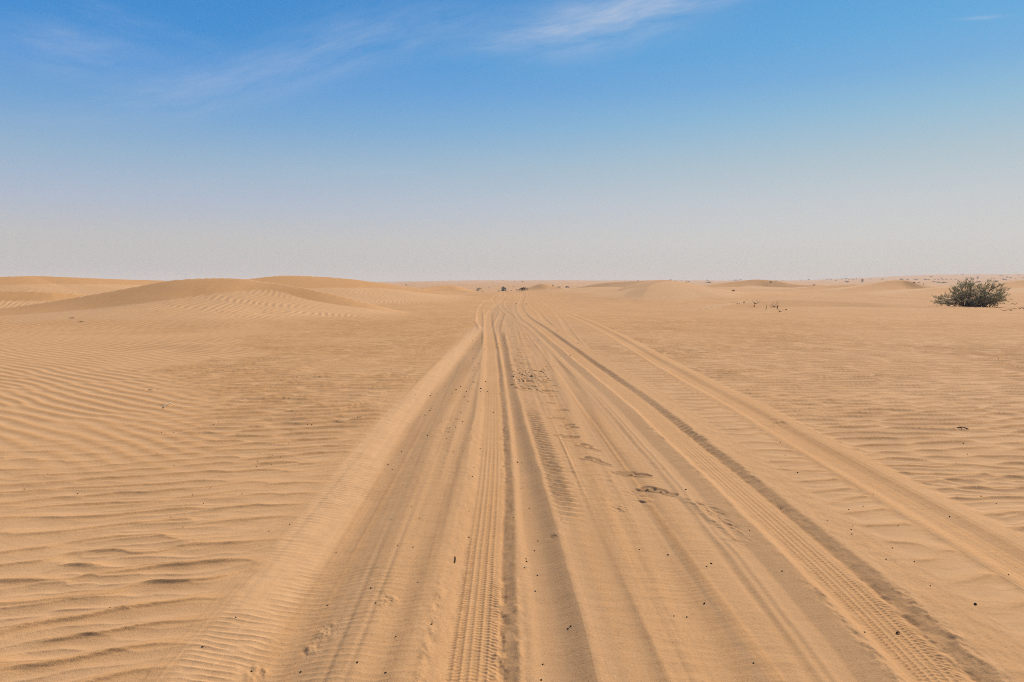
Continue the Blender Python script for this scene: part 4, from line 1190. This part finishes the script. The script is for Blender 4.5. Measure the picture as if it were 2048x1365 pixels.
w = bpy.data.worlds.new('World'); scene.world = w; w.use_nodes = True
nt = w.node_tree
for n in list(nt.nodes): nt.nodes.remove(n)
out = nd(nt, 'ShaderNodeOutputWorld'); bg = nd(nt, 'ShaderNodeBackground'); bg.inputs['Strength'].default_value = .1
nt.links.new(bg.outputs[0], out.inputs[0])
sky = nd(nt, 'ShaderNodeTexSky'); sky.sky_type = 'NISHITA'; sky.sun_disc = False
sky.sun_elevation = SUN_EL; sky.sun_rotation = SUN_AZ; sky.altitude = 50; sky.air_density = 1.0; sky.dust_density = 1.2; sky.ozone_density = 2.0
tc = nd(nt, 'ShaderNodeTexCoord'); sp = nd(nt, 'ShaderNodeSeparateXYZ'); nt.links.new(tc.outputs['Generated'], sp.inputs[0])
gx, gy, gz = sp.outputs
# dust veil thickening towards the horizon (colours are divided by the background strength)
elev = math_n(nt, 'ARCSINE', gz)
edeg = math_n(nt, 'MULTIPLY', elev, 180 / math.pi)
dot = nd(nt, 'ShaderNodeVectorMath', operation='DOT_PRODUCT'); dot.inputs[1].default_value = (math.sin(SUN_AZ), math.cos(SUN_AZ), 0)
nt.links.new(tc.outputs['Generated'], dot.inputs[0])
toward = ramp_n(nt, dot.outputs['Value'], .10, 1.0)
toward = math_n(nt, 'POWER', toward, 2.0)


def lin(c):
    return tuple(((q / 255 + .055) / 1.055) ** 2.4 for q in c)


ELS = (0, 3.5, 6.2, 9.3, 12.5, 15.2, 18, 24)
AWAY = [(188, 186, 183), (190, 190, 191), (172, 185, 204), (146, 178, 206), (112, 163, 211), (90, 152, 213), (62, 140, 208), (50, 126, 200)]
SUNW = [(203, 198, 190), (206, 206, 203), (198, 204, 207), (177, 197, 207), (148, 190, 215), (122, 177, 219), (106, 173, 221), (84, 158, 213)]
e24 = ramp_n(nt, edeg, 0.0, 24.0)
ends = []
for cols in (AWAY, SUNW):
    ramp = nd(nt, 'ShaderNodeValToRGB'); cr = ramp.color_ramp; cr.interpolation = 'EASE' if False else 'LINEAR'
    for i, (p, c) in enumerate(zip(ELS, cols)):
        e = cr.elements[i] if i < 2 else cr.elements.new(p / 24)
        e.position = p / 24; e.color = (*lin(c), 1)
    nt.links.new(e24, ramp.inputs[0]); ends.append(ramp.outputs[0])
veil = mix_rgb(nt, ends[0], ends[1], toward)
veil_s = mix_rgb(nt, veil, (10.0, 10.0, 10.0), 1.0, 'MULTIPLY')
share = ramp_n(nt, edeg, 60.0, 22.0)
colr = mix_rgb(nt, sky.outputs[0], veil_s, share)
# cirrus: fibres on a high flat layer, thinned by broad patches
ysafe = math_n(nt, 'MAXIMUM', gy, .05)
A_ = math_n(nt, 'DIVIDE', gx, ysafe); B_ = math_n(nt, 'DIVIDE', gz, ysafe)
cmb = nd(nt, 'ShaderNodeCombineXYZ'); nt.links.new(A_, cmb.inputs[0]); nt.links.new(B_, cmb.inputs[1])


def streak(u0, v0, ang, lx, ly, strength, sx=3.0, sy=16.0, lo=.42, hi=.75):
    """a patch of fibres centred on a sky direction; lx, ly: half sizes in tangent units"""
    ax, az = ray(u0, v0)
    mp = nd(nt, 'ShaderNodeMapping'); mp.vector_type = 'TEXTURE'
    mp.inputs['Location'].default_value = (float(ax), float(az), 0); mp.inputs['Rotation'].default_value = (0, 0, ang)
    nt.links.new(cmb.outputs[0], mp.inputs['Vector'])
    s = nd(nt, 'ShaderNodeSeparateXYZ'); nt.links.new(mp.outputs[0], s.inputs[0])
    wob = noise_n(nt, mp.outputs[0], 5.0, 3)
    a = math_n(nt, 'DIVIDE', s.outputs[0], lx)
    b = math_n(nt, 'DIVIDE', math_n(nt, 'ADD', s.outputs[1], math_n(nt, 'MULTIPLY', math_n(nt, 'SUBTRACT', wob, .5), ly * 1.4)), ly)
    q = math_n(nt, 'ADD', math_n(nt, 'MULTIPLY', a, a), math_n(nt, 'MULTIPLY', b, b))
    mask = math_n(nt, 'POWER', 2.718, math_n(nt, 'MULTIPLY', q, -1.3))
    sc = nd(nt, 'ShaderNodeVectorMath', operation='MULTIPLY'); sc.inputs[1].default_value = (sx, sy, 1)
    wv = nd(nt, 'ShaderNodeTexNoise'); wv.inputs['Scale'].default_value = 4.0; nt.links.new(mp.outputs[0], wv.inputs['Vector'])
    av = nd(nt, 'ShaderNodeVectorMath', operation='MULTIPLY_ADD'); av.inputs[1].default_value = (.10, .05, 0)
    nt.links.new(wv.outputs['Color'], av.inputs[0]); nt.links.new(mp.outputs[0], av.inputs[2])
    nt.links.new(av.outputs[0], sc.inputs[0])
    fib = ramp_n(nt, noise_n(nt, sc.outputs[0], 2.2, 7, .62), lo, hi)
    return math_n(nt, 'MULTIPLY', math_n(nt, 'MULTIPLY', mask, fib), strength)


cl = streak(1165, 52, R(8), .150, .038, .88, 2.4, 12.0, .33, .74)
for args in ((1290, 18, R(13), .13, .024, .8, 2.4, 14, .36, .74), (1050, 78, R(7), .08, .016, .4, 3, 17, .4, .74), (1440, 4, R(8), .10, .010, .4), (720, 75, R(15), .17, .045, .30, 2.6, 13, .38, .74), (600, 118, R(16), .18, .035, .26, 3, 15, .38, .74),
             (420, 168, R(13), .17, .040, .28, 3, 15, .38, .74), (140, 96, R(-10), .12, .034, .42, 2.6, 13, .36, .74), (240, 38, R(-16), .14, .022, .2), (1965, 36, R(4), .034, .003, .4, 2, 6, .2, .6), (330, 190, R(8), .22, .03, .2), (640, 352, R(2), .45, .02, .15), (880, 60, R(14), .10, .03, .2)):
    cl = math_n(nt, 'ADD', cl, streak(*args))
cl = math_n(nt, 'MULTIPLY', cl, math_n(nt, 'GREATER_THAN', gy, .05), clamp=True)
colr = mix_rgb(nt, colr, (6.2, 6.5, 7.4), math_n(nt, 'MULTIPLY', cl, .75))
nt.links.new(colr, bg.inputs[0])

# ------------------------------------------------------------------ render settings
scene.view_settings.view_transform = 'Standard'
scene.view_settings.look = 'None'
scene.view_settings.exposure = 0.0
scene.view_settings.gamma = 1.0
scene.render.engine = 'CYCLES'
cy = scene.cycles
cy.max_bounces = 6; cy.diffuse_bounces = 3; cy.volume_bounces = 1; cy.transparent_max_bounces = 8
cy.use_denoising = False
cy.pixel_filter_type = 'BLACKMAN_HARRIS'; cy.filter_width = 1.0
